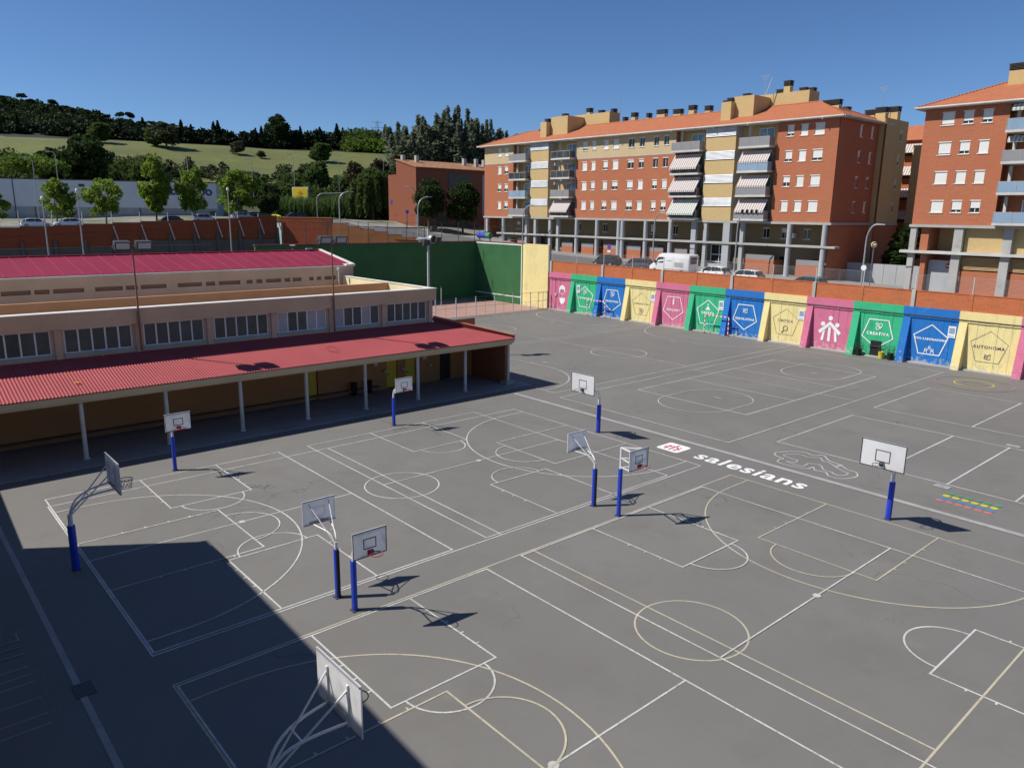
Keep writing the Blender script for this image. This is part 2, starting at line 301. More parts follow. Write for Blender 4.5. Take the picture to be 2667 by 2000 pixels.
# ------------------------------------------------------------------ terrain
def sstep(a, b, x): t = min(1, max(0, (x-a)/(b-a))); return t*t*(3-2*t)
def lerp_tab(tab, x):
    if x <= tab[0][0]: return tab[0][1]
    for (a, va), (b, vb) in zip(tab, tab[1:]):
        if x <= b: return va+(vb-va)*(x-a)/(b-a)
    return tab[-1][1]
CP = [(66, 97, 8.2), (62, 97, 8.7), (56, 103, 10.2), (50, 110, 10.8), (46, 112, 10.6), (30, 112, 9.6), (14, 112, 9.0), (0, 112, 8.7), (-30, 112, 8.5), (14, 150, 8.9), (30, 150, 9.2), (50, 150, 9.9), (65, 150, 10.6), (60, 125, 10.7), (88, 128, 9.6), (88, 142, 10.6),
      (112, 130, 9.4), (80, 112, 8.4), (70, 130, 10.4), (76, 150, 11.0), (120, 160, 11.2), (72, 104, 7.8), (95, 112, 7.9), (140, 120, 9.0), (60, 116, 10.6), (72, 118, 9.4), (20, 190, 10.0), (60, 175, 11.0), (-30, 150, 8.6)]
RIDGE = [(14, 6), (40, 30), (50, 62), (55, 105), (57, 128), (66, 122), (70.8, 128), (73.5, 137), (78, 162), (83, 175), (95, 180)]
def street_z(y): return 5.0+.03*(y-39)
def near_z(x, y):
    sw = sz = 0
    for a, b, c in CP:
        q = 1/(((x-a)**2+(y-b)**2)**1.6+.5); sw += q; sz += q*c
    zi = sz/sw
    k = sstep(90, 112, y)*1.0
    if x < 71: k = max(k, sstep(71.5, 67, x))
    return street_z(y)*(1-k)+zi*k
def tz(x, y):
    r = math.hypot(x, y); a = math.degrees(math.atan2(y, x))
    if r < 190: return near_z(x, y)
    rp = lerp_tab(RIDGE, a); k = min(1, rp/125)
    el = lambda px: px*1.2057/1963.35
    tab = [(200, 11.0), (250, 12.63+250*el(45*k)), (330, 12.63+330*el(112*k)), (365, 12.63+365*el(118*k)), (560, 12.63+560*el(rp)), (900, 12.63+700*el(rp*.85)), (6000, 12.63+700*el(rp*.85))]
    zf = lerp_tab(tab, r)
    if r > 215: zf += (math.sin(x*.031+y*.017)*1.1+math.sin(x*.011-y*.023+1)*1.4)*min(1, (r-215)/200)
    q = sstep(190, 225, r)
    return (near_z(x, y) if r < 226 else 0)*(1-q)+zf*q
def yb(x): return 106.35 if x <= 48.2 else (106.35+(x-48.2)*(91.6-106.35)/(62-48.2) if x < 62 else 89.9)
def terrain():
    mb = MB(); mi = []
    def patch(xs, fy):
        cols = [[(x, y, tz(x, y)) for y in fy(x)] for x in xs]; k = len(mb.v); ny = len(cols[0])
        for c in cols: mb.v += c
        for i in range(len(xs)-1):
            for j in range(ny-1):
                mb.f.append((k+i*ny+j, k+(i+1)*ny+j, k+(i+1)*ny+j+1, k+i*ny+j+1))
                cx, cy = (xs[i]+xs[i+1])/2, (cols[i][j][1]+cols[i][j+1][1])/2; r = math.hypot(cx, cy)
                mi.append(0 if r < 196 else 1 if r < 246 else 2 if r < 342 else 3)
    xa = [-60+i*3 for i in range(36)]+[48.2, 49.6, 51, 52.4, 53.8, 55.2, 56.6, 58, 59.4, 60.8, 61.99, 62.01, 63.5, 65, 66.5, 68, 69.5, 71.35]
    patch(xa, lambda x: [yb(x)+(112-yb(x))*j/6 for j in range(7)])
    patch([71.35+i*2.4 for i in range(40)]+[170, 180, 200], lambda x: [-80+i*6 for i in range(29)]+[91, 94, 97, 100, 103, 106, 109, 112])
    def geo(a, step, k, lim):
        o = [a]
        while o[-1] < lim: o.append(o[-1]+step); step *= k
        return o
    ys = geo(112, 2.5, 1.035, 6000); xr = geo(200, 5, 1.06, 6000); xl = [-v for v in geo(60, 4, 1.09, 3000)][::-1]
    patch(xl[:-1]+xa+[71.35+i*2.4 for i in range(1, 40)]+[170, 180]+xr, lambda x: ys)
    patch(xr, lambda x: [-3000, -1000, -400, -80, -20, 40, 80, 112])
    me = mb.mesh('terrain')
    for k in ('soil', 'scrub', 'meadow', 'hill_dark'): me.materials.append(MATS[k])
    me.polygons.foreach_set('material_index', mi); me.polygons.foreach_set('use_smooth', [True]*len(mi))
    o = link('terrain', me, None); struct(o); return o
terrain()

def drape(name, m, rows, dz):                             # rows: list of polylines of equal length -> sheet on the terrain
    mb = MB(); n = len(rows[0])
    for r in rows: mb.v += [(x, y, tz(x, y)+dz) for x, y in r]
    for i in range(len(rows)-1):
        for j in range(n-1): mb.f.append((i*n+j, (i+1)*n+j, (i+1)*n+j+1, i*n+j+1))
    mb.smooth = True; return struct(mb.build(name, m))
def strip(p0, p1, w0, w1, n=24, m=4):
    p0 = Vector(p0); p1 = Vector(p1); t = (p1-p0).normalized(); nn = Vector((-t.y, t.x))
    return [[tuple(p0.lerp(p1, i/n)+nn*(w0+(w1-w0)*j/m)) for i in range(n+1)] for j in range(m+1)]
yy = [-80+i*3 for i in range(69)]
drape('street', 'road', [[(x, y) for y in yy] for x in (72.9, 75, 77, 79, 81, 83.2)], .06)
drape('avenue', 'road', [[(x, y) for x in [-50+i*3 for i in range(44)]] for y in (144, 146, 148, 150, 152, 154, 156)], .13)
drape('side_road', 'road', strip((76, 100), (62, 146), -7, 4, 30, 5), .10)
drape('side_road', 'road', strip((48, 113), (74, 113), -4, 4, 20, 5), .16)
for nm, x0, x1 in (('pavement', 71.5, 72.9), ('pavement', 83.2, 90.4)):
    mb = MB(); 
    for y0, y1 in zip(yy[:-6], yy[1:-5]):
        h = .16
        mb.hexa([(x0, y0, street_z(y0)-.4), (x1, y0, street_z(y0)-.4), (x1, y1, street_z(y1)-.4), (x0, y1, street_z(y1)-.4)],
                [(x0, y0, max(tz(x0, y0), tz(x1, y0))+h), (x1, y0, max(tz(x0, y0), tz(x1, y0))+h), (x1, y1, max(tz(x0, y1), tz(x1, y1))+h), (x0, y1, max(tz(x0, y1), tz(x1, y1))+h)])
    struct(mb.build(nm, 'pavement'))
drape('pavement', 'pavement', strip((70, 126), (86, 126.5), -3, 2, 12, 3), .2)

# ------------------------------------------------------------------ playground
yard = struct(MB().quad((-40, -60, 0), (71.45, -60, 0), (71.45, 91.9, 0), (-40, 91.9, 0)).build('playground', 'asphalt'))
struct(MB().quad((-40, 91.95, -.02), (62.5, 91.95, -.02), (62.5, 107, -.02), (-40, 107, -.02)).build('back_yard', 'soil'))
struct(MB().quad((50.5, 73.5, .006), (71.0, 73.5, .006), (71.0, 89.4, .006), (50.5, 89.4, .006)).build('handball_court_floor', 'court_floor'))
ZK = [0]
def nz(): ZK[0] = (ZK[0]+1) % 47; return .005+.0004*ZK[0]
LW = .058
def ln(mb, x0, y0, x1, y1, w=LW, z=None):
    a = Vector((x0, y0)); b = Vector((x1, y1)); t = (b-a).normalized(); n = Vector((-t.y, t.x))*w/2; z = z or nz(); a -= t*w/2; b += t*w/2
    mb.quad((*(a-n), z), (*(b-n), z), (*(b+n), z), (*(a+n), z))
def arc(mb, cx, cy, r, a0, a1, w=LW, n=None, ry=None):
    n = n or max(10, int(abs(a1-a0)/6)); z = nz(); vs = []; ry = ry or r
    for i in range(n+1):
        a = R(a0+(a1-a0)*i/n); c, s = math.cos(a), math.sin(a)
        vs += [(cx+(r-w/2)*c, cy+(ry-w/2)*s, z), (cx+(r+w/2)*c, cy+(ry+w/2)*s, z)]
    mb.add(vs, [(2*i, 2*i+1, 2*i+3, 2*i+2) for i in range(n)])
def rect(mb, x0, x1, y0, y1, w=LW):
    ln(mb, x0, y0, x1, y0, w); ln(mb, x0, y1, x1, y1, w); ln(mb, x0, y0, x0, y1, w); ln(mb, x1, y0, x1, y1, w)
def poly(mb, pts, w, closed=False):
    if closed: pts = pts+[pts[0]]
    z = nz(); p = [Vector(q) for q in pts]; vs = []
    for i, q in enumerate(p):
        a = p[i-1] if i else (p[-2] if closed else q); b = p[i+1] if i+1 < len(p) else (p[1] if closed else q)
        t = (b-a).normalized(); n = Vector((-t.y, t.x))*w/2; vs += [(*(q-n), z), (*(q+n), z)]
    mb.add(vs, [(2*i, 2*i+1, 2*i+3, 2*i+2) for i in range(len(p)-1)])
def disc(mb, cx, cy, r, n=16):
    z = nz(); mb.add([(cx+r*math.cos(2*math.pi*k/n), cy+r*math.sin(2*math.pi*k/n), z) for k in range(n)], [tuple(range(n))])
def smoothc(pts, k=6, closed=True):
    n = len(pts); o = []
    for i in range(n if closed else n-1):
        p = [Vector(pts[(i+j) % n]) if closed else Vector(pts[min(max(i+j, 0), n-1)]) for j in (-1, 0, 1, 2)]
        for s in range(k):
            t = s/k; o.append(tuple(.5*((2*p[1])+(-p[0]+p[2])*t+(2*p[0]-5*p[1]+4*p[2]-p[3])*t*t+(-p[0]+3*p[1]-3*p[2]+p[3])*t**3)))
    return o
# two cross-wise mini courts and one lengthwise court, twice
def minis(ytop, ybot, ymid, label):
    for x0, x1, k0, k1 in ((5.22, 16.04, 9.14, 12.70), (17.72, 29.32, 21.66, 25.28)):
        mb = MB(); rect(mb, x0, x1, ybot, ytop); ln(mb, x0, ymid, x1, ymid); disc(mb, (k0+k1)/2, ymid, .14)
        for yb_, s in ((ytop, -1), (ybot, 1)):
            yf = yb_+s*4.5; ln(mb, k0, yb_, k0, yf); ln(mb, k1, yb_, k1, yf); ln(mb, k0, yf, k1, yf)
            arc(mb, (k0+k1)/2, yf, 1.34, 0, 180*s, n=24)
            for d in (2.0, 2.8, 3.55):
                for kx, t in ((k0, -1), (k1, 1)): ln(mb, kx, yb_+s*d, kx+t*.1, yb_+s*d, .06)
        mb.build('mini_court_lines', 'line_white', yard)
minis(37.08, 21.58, 29.26, ''); minis(19.50, 1.95, 10.76, '')
def bigc(y0, y1, xm, cy, r3, cxl, cxr, kl, kr, kw, m, rf=1.55):
    mb = MB(); rect(mb, 5.14, 31.89, y0, y1); ln(mb, xm, y0, xm, y1); arc(mb, xm, cy, 1.74, 0, 360)
    arc(mb, cxl, cy, r3, -90, 90, n=50); arc(mb, cxr, cy, r3, 90, 270, n=50)
    for s in (-1, 1): ln(mb, 5.14, cy+s*r3, cxl, cy+s*r3); ln(mb, cxr, cy+s*r3, 31.89, cy+s*r3)
    for xb, xf, s in ((5.14, kl, 1), (31.89, kr, -1)):
        for q in (-1, 1):
            ln(mb, xb, cy+q*kw/2, xf, cy+q*kw/2)
            for d in (1.7, 2.55, 3.45, 4.3): ln(mb, xb+s*d, cy+q*kw/2, xb+s*d, cy+q*(kw/2+.1), .06)
        ln(mb, xf, cy-kw/2, xf, cy+kw/2); arc(mb, xf, cy, rf, -90 if s > 0 else 90, 90 if s > 0 else 270, n=28)
    mb.build('basketball_court_lines', m, yard)
bigc(21.42, 36.05, 18.41, 28.73, 6.42, 6.2, 30.4, 10.62, 26.22, 4.72, 'line_white')
bigc(5.1, 19.62, 18.40, 12.28, 6.36, 6.3, 30.3, 10.66, 26.17, 4.70, 'line_tan')
mb = MB(); ln(mb, 34.83, -8, 34.83, 39.2, .34); mb.build('dividing_stripe', 'line_pale', yard)
mb = MB()                                                  # five-a-side court
rect(mb, 36.55, 68.4, 22.8, 36.45, .07); ln(mb, 52.32, 22.8, 52.32, 36.45)
for a, b in ((42.86, 45.25), (59.25, 61.8)):
    ln(mb, a, 32.08, b, 32.08); ln(mb, a, 26.98, b, 26.98); arc(mb, a, 29.53, 2.55, 90, 270, n=30); arc(mb, b, 29.53, 2.55, -90, 90, n=30)
ln(mb, 45.4, 29.25, 45.4, 29.75, .08); ln(mb, 59.3, 29.25, 59.3, 29.75, .08)
mb.build('five_a_side_court_lines', 'line_white', yard)
mb = MB(); rect(mb, 42.86, 61.96, 25.6, 34.65, .07)
for x in (49.03, 55.6): ln(mb, x, 25.6, x, 34.65)
mb.build('volleyball_court_lines', 'line_white', yard)
for x0, x1 in ((38.96, 48.34), (51.5, 61.06)):
    mb = MB(); rect(mb, x0, x1, 3.1, 21.14, .07)
    for y in (15.08, 12.12, 9.2): ln(mb, x0, y, x1, y, .09)
    mb.build('volleyball_court_lines', 'line_white', yard)
for y0, y1, gy, k in ((37.72, 54.5, 46.4, 1), (55.35, 73.1, 64.05, 0)):   # handball courts
    mb = MB(); ln(mb, 37.2, y0, 70.3, y0, .07); ln(mb, 70.3, y0, 70.3, y1, .07); ln(mb, 37.2, y1, 70.3, y1, .07); ln(mb, 53.2, y0, 53.2, y1, .07); ln(mb, 37.2, y0, 37.2, y1, .07)
    arc(mb, 53.3, gy-.8 if k else gy, 2.6, 0, 360, .07, n=48)
    arc(mb, 70.3, gy-1.5, 6.55, 180, 270, .07, n=30); arc(mb, 70.3, gy+1.5, 6.55, 90, 180, .07, n=30); ln(mb, 63.75, gy-1.5, 63.75, gy+1.5, .07)
    arc(mb, 37.2, gy-1.5, 6.2, -90, 0, .07, n=30); arc(mb, 37.2, gy+1.5, 6.2, 0, 90, .07, n=30); ln(mb, 43.4, gy-1.5, 43.4, gy+1.5, .07)
    ln(mb, 62.6, gy-.35, 62.6, gy+.35, .1); ln(mb, 44.6, gy-.3, 44.6, gy+.3, .1)
    mb.build('handball_court_lines', 'line_white', yard)
# playground paint: logo, lettering, race track, dots, rings, hopscotch
mb = MB(); n = 6; pts = []
for cx, cy, a0 in ((33.82, 24.72, 0), (32.80, 24.72, 90), (32.80, 23.68, 180), (33.82, 23.68, 270)):
    pts += [(cx+.2*math.cos(R(a0+90*i/n)), cy+.2*math.sin(R(a0+90*i/n)), .012) for i in range(n+1)]
lg = mb.add(pts, [tuple(range(len(pts)))]).build('painted_logo', 'paint_white', yard)
mb = MB(); zz = .02
def gq(mb, pts): mb.add([(33.31+b*.56, 24.2-a*.56, zz) for a, b in pts], [tuple(range(len(pts)))])
gq(mb, [(-.95, -.25), (-.8, -.42), (0, .38), (0, .62)]); gq(mb, [(0, .62), (0, .38), (.8, -.42), (.95, -.25)])
for a in (-.55, 0, .55):
    gq(mb, [(a-.11, -.85), (a+.11, -.85), (a+.11, .35-abs(a)*.95), (a-.11, .35-abs(a)*.95)] if a else [(-.11, -.85), (.11, -.85), (.11, .26), (-.11, .26)])
for a, b in ((-.62, .32), (0, .82), (.62, .32)):
    gq(mb, [(a+.16*math.cos(k*.628), b+.16*math.sin(k*.628)) for k in range(10)])
mb.build('logo_figures', 'logo_red', lg)
text_mesh('painted_lettering', 'salesians', 1.62, 'paint_white', (0, -1, 0), (1, 0, 0), (33.22, 19.42, .014), yard, bold=.035, space=1.11)
trk = [(36.73, 20.02), (37.17, 20.09), (38.02, 19.57), (38.34, 19.08), (38.17, 18.63), (38.58, 18.18), (38.02, 17.61), (37.74, 16.85), (37.31, 16.26), (37.24, 15.8), (36.75, 15.49), (36.18, 15.56), (35.65, 15.89), (35.62, 16.41), (36.03, 16.78), (35.92, 17.28), (36.3, 17.59), (35.77, 17.71), (35.55, 18.63), (35.63, 19.21), (36.12, 19.37), (36.38, 19.3), (36.5, 19.75)]
tin = [(36.94, 19.62), (37.73, 19.17), (37.66, 18.53), (38.05, 18.15), (37.63, 17.7), (37.68, 17.44), (37.01, 16.5), (36.7, 15.93), (36.12, 16.07), (36.13, 16.39), (36.31, 16.65), (36.33, 17.04), (36.84, 17.47), (36.69, 18.02), (35.99, 18.05), (36.06, 18.97), (36.3, 18.6), (36.69, 18.68), (36.73, 18.99)]
mb = MB(); poly(mb, smoothc(trk), .06, True); poly(mb, smoothc(tin), .05, True)
for i in range(7): ln(mb, 37.25+.09*i, 16.75, 37.25+.09*i, 16.9, .045)
mb.build('painted_race_track', 'line_white', yard)
for x, m in ((36.45, 'dot_red'), (36.84, 'dot_blue'), (37.26, 'dot_yellow'), (37.71, 'dot_green')):
    for k in range(6):
        mb = MB(); disc(mb, x, 11.53-.395*k, .165); mb.build('painted_dot', m, yard)
mb = MB(); arc(mb, 65.4, 19.5, 1.35, 0, 360, .1, 48); mb.build('painted_ring', 'dot_yellow', yard)
mb = MB(); arc(mb, 65.4, 19.5, 2.7, 0, 360, .1, 60); arc(mb, 65.4, 19.5, .8, 0, 360, .06, 40); mb.build('painted_ring', 'ring_pink', yard)
for x, y in ((38.45, 12.15), (48.85, 12.1)):
    mb = MB(); z = nz(); mb.quad((x-.25, y-.35, z), (x+.25, y-.35, z), (x+.25, y+.35, z), (x-.25, y+.35, z)); o = mb.build('painted_square', 'line_pale', yard)
    MB().quad((x-.07, y-.1, z+.004), (x+.07, y-.1, z+.004), (x+.07, y+.1, z+.004), (x-.07, y+.1, z+.004)).build('painted_mark', 'line_faint', yard)
mb = MB()
for y in (24.8, 24.37, 23.9, 23.15, 22.67, 22.24, 21.34, 20.5, 20.0): ln(mb, .2, y, 2.32, y, .05)
ln(mb, 2.35, 24.8, 2.35, 25.3, .05); mb.build('hopscotch_lines', 'line_pale', yard)
for k, y in enumerate((24.6, 23.2, 22.3, 21.4, 20.5)): text_mesh('hopscotch_number', str(k+7), .3, 'line_faint', (1, 0, 0), (0, 1, 0), (2.55, y, .012), yard)
mb = MB(); ln(mb, 3.18, 21.35, 3.18, 39, .17); ln(mb, 3.18, -5, 3.18, 20.55, .17); mb.build('painted_edge_stripe', 'line_pale', yard)
MB().box(3.02, 3.5, 20.6, 21.3, .0, .02).build('drain_cover', 'steel_dark', yard)
struct(MB().box(-2, 37.6, 40.5, 46, .0, .09).build('covered_walk', 'pavement'))['kind'] = 'structure'

# ------------------------------------------------------------------ school wing with the covered walk
sc_ = thing('school_building', 'low tan school wing with a ribbon of tall windows and red canopy', 'school', (15, 49, 0))
PX = [-4.2, -.15, 3.9, 7.98, 12.0, 16.02, 20.05, 24.1, 28.2, 32.2]
holes = [(a+.3, b-.3, 4.86, 6.2) for a, b in zip(PX[:-1], PX[1:])]
wall(wallP('-y', 46.0), -6, 32.45, 4.5, 6.25, holes, .2).build('upper_wall', 'pinkish_wall', sc_)
pb = wallP('-y', 46.0)
for a in PX: pbox(pb, a-.16, a+.16, 4.55, 6.25, -.12, -.002).build('pilaster', 'pinkish_wall', sc_)
for i, h in enumerate(holes):
    wn = MB(); n = 5
    pbox(pb, h[0], h[1], h[2], h[2]+.07, .08, .15, wn); pbox(pb, h[0], h[1], h[3]-.06, h[3], .08, .15, wn)
    for k in range(n+1):
        a = h[0]+.035+(h[1]-h[0]-.07)*k/n; pbox(pb, a-.04, a+.04, h[2]+.07, h[3]-.06, .075, .155, wn)
    wo = wn.build('window', 'frame_white', sc_)
    for k in range(n):
        a0 = h[0]+.035+(h[1]-h[0]-.07)*k/n; a1 = h[0]+.035+(h[1]-h[0]-.07)*(k+1)/n
        m = 'glass_school'
        if i in (6, 7) and rnd.random() < .55: m = 'frame_grey' if rnd.random() < .3 else 'glass_smoke'
        pbox(pb, a0+.04, a1-.04, h[2]+.07, h[3]-.06, .115, .125).build('pane', m, wo)
    pbox(pb, h[0]-.05, h[1]+.05, h[2]-.1, h[2], -.1, .1).build('sill', 'concrete', wo)
MB().box(-6, 32.6, 45.72, 46.25, 6.25, 7.08).build('fascia_band', 'tan_wall', sc_)
MB().box(-6, 32.64, 45.66, 46.3, 7.08, 7.14).build('coping', 'cap_white', sc_)
MB().box(-6, 32.3, 46.25, 51.9, 5.9, 6.0).build('flat_roof', 'concrete', sc_)
MB().box(-6, 32.3, 51.9, 52.15, 5.0, 7.06).build('back_parapet', 'orange_wall', sc_)
MB().box(32.35, 32.6, 46.25, 59.3, 4.5, 7.08).build('side_parapet', 'cream_wall', sc_)
MB().box(32.3, 32.65, 46.3, 59.3, 7.08, 7.13).build('side_coping', 'cap_white', sc_)
MB().box(-6, 32.3, 52.15, 59.4, 5.3, 5.4).build('rear_flat_roof', 'concrete', sc_)
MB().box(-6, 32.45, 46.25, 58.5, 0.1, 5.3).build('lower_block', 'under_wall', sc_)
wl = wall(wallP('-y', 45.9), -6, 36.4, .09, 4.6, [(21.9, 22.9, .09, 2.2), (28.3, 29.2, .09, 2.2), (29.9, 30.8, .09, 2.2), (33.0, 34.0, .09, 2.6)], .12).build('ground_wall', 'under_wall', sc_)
for a in (21.95, 28.35, 29.95):
    d = MB().box(a, a+.9, 46.0, 46.05, .12, 2.18).build('door', 'door_yellow', sc_)
    MB().box(a+.12, a+.2, 45.93, 46.0, 1.05, 1.15).build('handle', 'steel_dark', d)
MB().box(33.0, 34.0, 46.02, 46.06, .12, 2.58).build('door', 'black', sc_)
MB().box(-6, 27.5, 45.4, 45.88, .38, .46).build('bench', 'rust', sc_)
for x in (27.2, 31.4): MB().box(x, x+.35, 45.82, 45.89, 1.9, 2.25).build('notice', 'concrete_light', sc_)
for x in (25.4, 26.6): MB().lathe([(.16, 0), (.2, .05), (.22, .85), (.24, .9)], (x, 45.5, .1), 12).build('litter_bin', 'black', sc_)
for x in (28.1, 29.6, 32.0): MB().lathe([(.02, 0), (.12, .02), (.14, .1), (.05, .18)], (x, 45.75, 1.35), 10).build('wall_lamp', 'concrete_light', sc_)
# canopy columns, beam, corrugated roof
for k in range(-2, 8):
    x = 7.92+4.065*k
    MB().lathe([(.17, 0), (.17, .05), (.115, .08), (.105, 2.98)], (x, 41.85, .09), 12).build('column', 'concrete_light', sc_)
MB().box(-4, 36.55, 41.62, 41.82, 3.08, 3.42).build('canopy_beam', 'tan_wall', sc_)
MB().box(-4, 36.6, 41.46, 41.6, 3.22, 3.5).build('canopy_fascia', 'tan_wall', sc_)
MB().box(36.1, 36.5, 41.9, 46.3, .0, 3.6).build('canopy_end_wall', 'brick_school', sc_)
MB().box(35.95, 36.65, 41.5, 42.2, .09, .3).build('column_base', 'concrete', sc_)
def corr(x0, x1, fy0, fy1, fz, lam=.155, amp=.018, sub=6):
    mb = MB(); n = int((x1-x0)/lam*sub)
    for i in range(n+1):
        x = x0+(x1-x0)*i/n; dz = amp*math.sin(2*math.pi*(x-x0)/lam)
        for q in range(5):
            y = fy0(x)+(fy1(x)-fy0(x))*q/4; mb.v.append((x, y, fz(x, y)+dz))
    for i in range(n):
        for q in range(4): mb.f.append((i*5+q, (i+1)*5+q, (i+1)*5+q+1, i*5+q+1))
    mb.smooth = True; return mb
slope = lambda x, y: 3.57+(y-41.38)*(4.62-3.57)/(45.85-41.38)
mb = corr(-4, 36.6, lambda x: 41.38, lambda x: 45.85 if x < 32.4 else 45.85-(x-32.4)*1.0, slope)
cr = mb.build('canopy_roof', 'roof_red', sc_)
mb = MB(); h = lambda x: 45.85-(x-32.4)
mb.hexa([(32.4, 45.85, 4.3), (36.65, 41.5, 3.4), (36.8, 41.62, 3.4), (32.55, 46.0, 4.3)], [(32.4, 45.85, 4.98), (36.65, 41.5, 3.74), (36.8, 41.62, 3.74), (32.55, 46.0, 4.98)]); mb.build('added_hip_upstand', 'roof_dark_red', sc_)  # raised strip added in dark red to imitate the dark band along the hip
mb = MB(); mb.hexa([(32.38, 45.87, 4.985), (36.6, 41.5, 3.745), (36.85, 41.62, 3.745), (32.62, 46.05, 4.985)], [(32.38, 45.87, 5.05), (36.6, 41.5, 3.80), (36.85, 41.62, 3.80), (32.62, 46.05, 5.05)]); mb.build('hip_cap', 'roof_edge_orange', sc_)
mb = MB(); mb.quad((32.6, 46.05, 4.9), (36.85, 41.65, 3.62), (36.85, 58.5, 3.62), (32.6, 58.5, 4.9)); mb.build('side_canopy_roof', 'roof_red', sc_)
mb = MB(); mb.tube([(x, y, slope(x, y)+.08) for x, y in [(22.55+.32*math.cos(k*.524), 43.0+.5*math.sin(k*.524)) for k in range(13)]], .015, 5); tag(mb.build('hoop_on_roof', 'roof_dark_red'), 'small thin hoop lying on the red corrugated canopy roof', 'hoop')
for x in (10.0, 21.0): MB().box(x, x+.05, 45.72, 45.86, 4.0, 4.65).build('downpipe', 'pinkish_wall', sc_)
MB().box(7.9, 8.15, 42.55, 42.63, 3.93, 3.96).build('roof_patch', 'sign_yellow', sc_)
# hall behind, with standing-seam magenta roof
hl = thing('gym_hall', 'pinkish hall with magenta metal panel roof behind the low wing', 'hall', (14, 63, 0))
sw = [(a, b, 6.82, 7.12) for a, b in ((-3, -1), (.4, 2.0), (3.6, 6.2), (7.4, 9.1), (9.3, 10.2), (10.4, 12.3), (13.0, 14.8), (15.0, 15.8), (16.0, 17.8), (18.6, 20.4), (20.7, 21.4), (21.7, 23.4), (23.9, 24.4), (24.7, 25.2), (25.5, 26.8), (27.1, 27.6), (27.8, 28.6), (29.3, 29.7), (30.0, 30.4), (30.7, 31.8))]
wall(wallP('-y', 59.45), -8, 33.5, 0, 7.9, sw, .18).build('wall', 'pinkish_wall', hl)
for a, b, c, d in sw: MB().box(a, b, 59.55, 59.6, c, d).build('window', 'rust', hl)
MB().quad((33.5, 59.45, 0), (33.5, 71.5, 0), (33.5, 71.5, 7.9), (33.5, 59.45, 7.9)).add([(33.5, 59.45, 7.9), (33.5, 65.5, 8.85), (33.5, 71.5, 7.9)], [(0, 1, 2)]).build('gable_wall', 'pinkish_wall', hl)
MB().box(-8, 33.55, 59.25, 59.6, 7.86, 7.97).build('gutter', 'concrete_light', hl)
MB().box(32.7, 33.6, 59.2, 59.9, 7.97, 8.08).build('gutter_end', 'cap_white', hl)
pw = 1.16
pan = MB().hexa([(0, 0, 0), (pw-.03, 0, 0), (pw-.03, 6.0, .98), (0, 6.0, .98)], [(0, 0, .03), (pw-.03, 0, .03), (pw-.03, 6.0, 1.01), (0, 6.0, 1.01)]); pan.box(-.03, .0, 0, .01, 0, .06)
sm = MB().hexa([(pw-.03, 0, .0), (pw, 0, .0), (pw, 6.0, .98), (pw-.03, 6.0, .98)], [(pw-.03, 0, .075), (pw, 0, .075), (pw, 6.0, 1.055), (pw-.03, 6.0, 1.055)])
pme = pan.mesh('roof_panel', m='roof_magenta'); sme = sm.mesh('roof_seam', m='roof_seam')
for k in range(35):
    o = link('roof_panel', pme, None, hl); o.location = Vector((33.3-(k+1)*pw, 59.5, 7.98))-hl.location; link('roof_seam', sme, None, o)
MB().quad((-8, 65.5, 8.96), (33.4, 65.5, 8.96), (33.4, 71.6, 7.9), (-8, 71.6, 7.9)).build('rear_roof', 'roof_magenta', hl)
MB().box(-8, 33.3, 65.35, 65.65, 8.98, 9.07).build('ridge_cap', 'roof_magenta', hl)
MB().hexa([(33.3, 59.4, 7.99), (33.62, 59.4, 7.99), (33.62, 65.5, 8.98), (33.3, 65.5, 8.98)], [(33.3, 59.4, 8.11), (33.62, 59.4, 8.11), (33.62, 65.5, 9.1), (33.3, 65.5, 9.1)]).build('verge_trim', 'cap_white', hl)
MB().tube([(31.6, 58.6, 5.3), (31.6, 58.6, 7.7)], .05).lathe([(.05, 0), (.12, .05), (.12, .25), (.02, .3)], (31.6, 58.6, 7.6), 10).build('vent_pipe', 'concrete_light', hl)
MB().tube([(31.0, 66.0, 8.9), (31.0, 66.0, 9.2)], .03, 6).build('dish_bracket', 'steel', hl)
MB().lathe([(.02, -.06), (.2, -.03), (.3, .06), (.28, .06), (.05, 0)], (31.0, 66.0, 9.42), 14).build('roof_ball_vent', 'frame_white', hl)
MB().box(32.0, 32.6, 65.2, 65.4, 9.08, 9.2).build('roof_light', 'frame_grey', hl)
# the block the photographer stands on (just outside the frame; it shades the near playground)
cb = thing('classroom_block', 'tall classroom block at the edge of the playground casting its shadow', 'school', (-6, 0, 0))
hs = [(a, a+1.6, z, z+1.5) for z in (1.2, 4.4, 7.6) for a in [-28+3.4*i for i in range(18)]]
wall(wallP('+x', -.55), -30, 34.65, 0, 12.7, hs, .2).build('front_wall', 'tan_wall', cb)
for h in hs: MB().box(-.8, -.76, h[0], h[1], h[2], h[3]).build('window', 'glass_dark', cb)
MB().box(-14, -.8, -30, 34.6, 0, 12.65).build('core', 'tan_wall', cb)
MB().box(-14, -.57, 34.65, 34.8, 0, 12.65).build('end_wall', 'tan_wall', cb)
MB().box(-14, -.45, -30, 34.83, 12.65, 12.78).build('roof_edge', 'concrete', cb)
MB().box(-1.6, -.9, 30.6, 32.0, 12.78, 13.3).build('roof_vent', 'concrete', cb)
MB().box(-14, -.55, 34.83, 52, 0, 5.52).build('low_annexe', 'tan_wall', cb)
cb.rotation_euler = (0, 0, R(-2)); cb.location = (-7.21, .21, 0)      # the block stands two degrees off the court grid
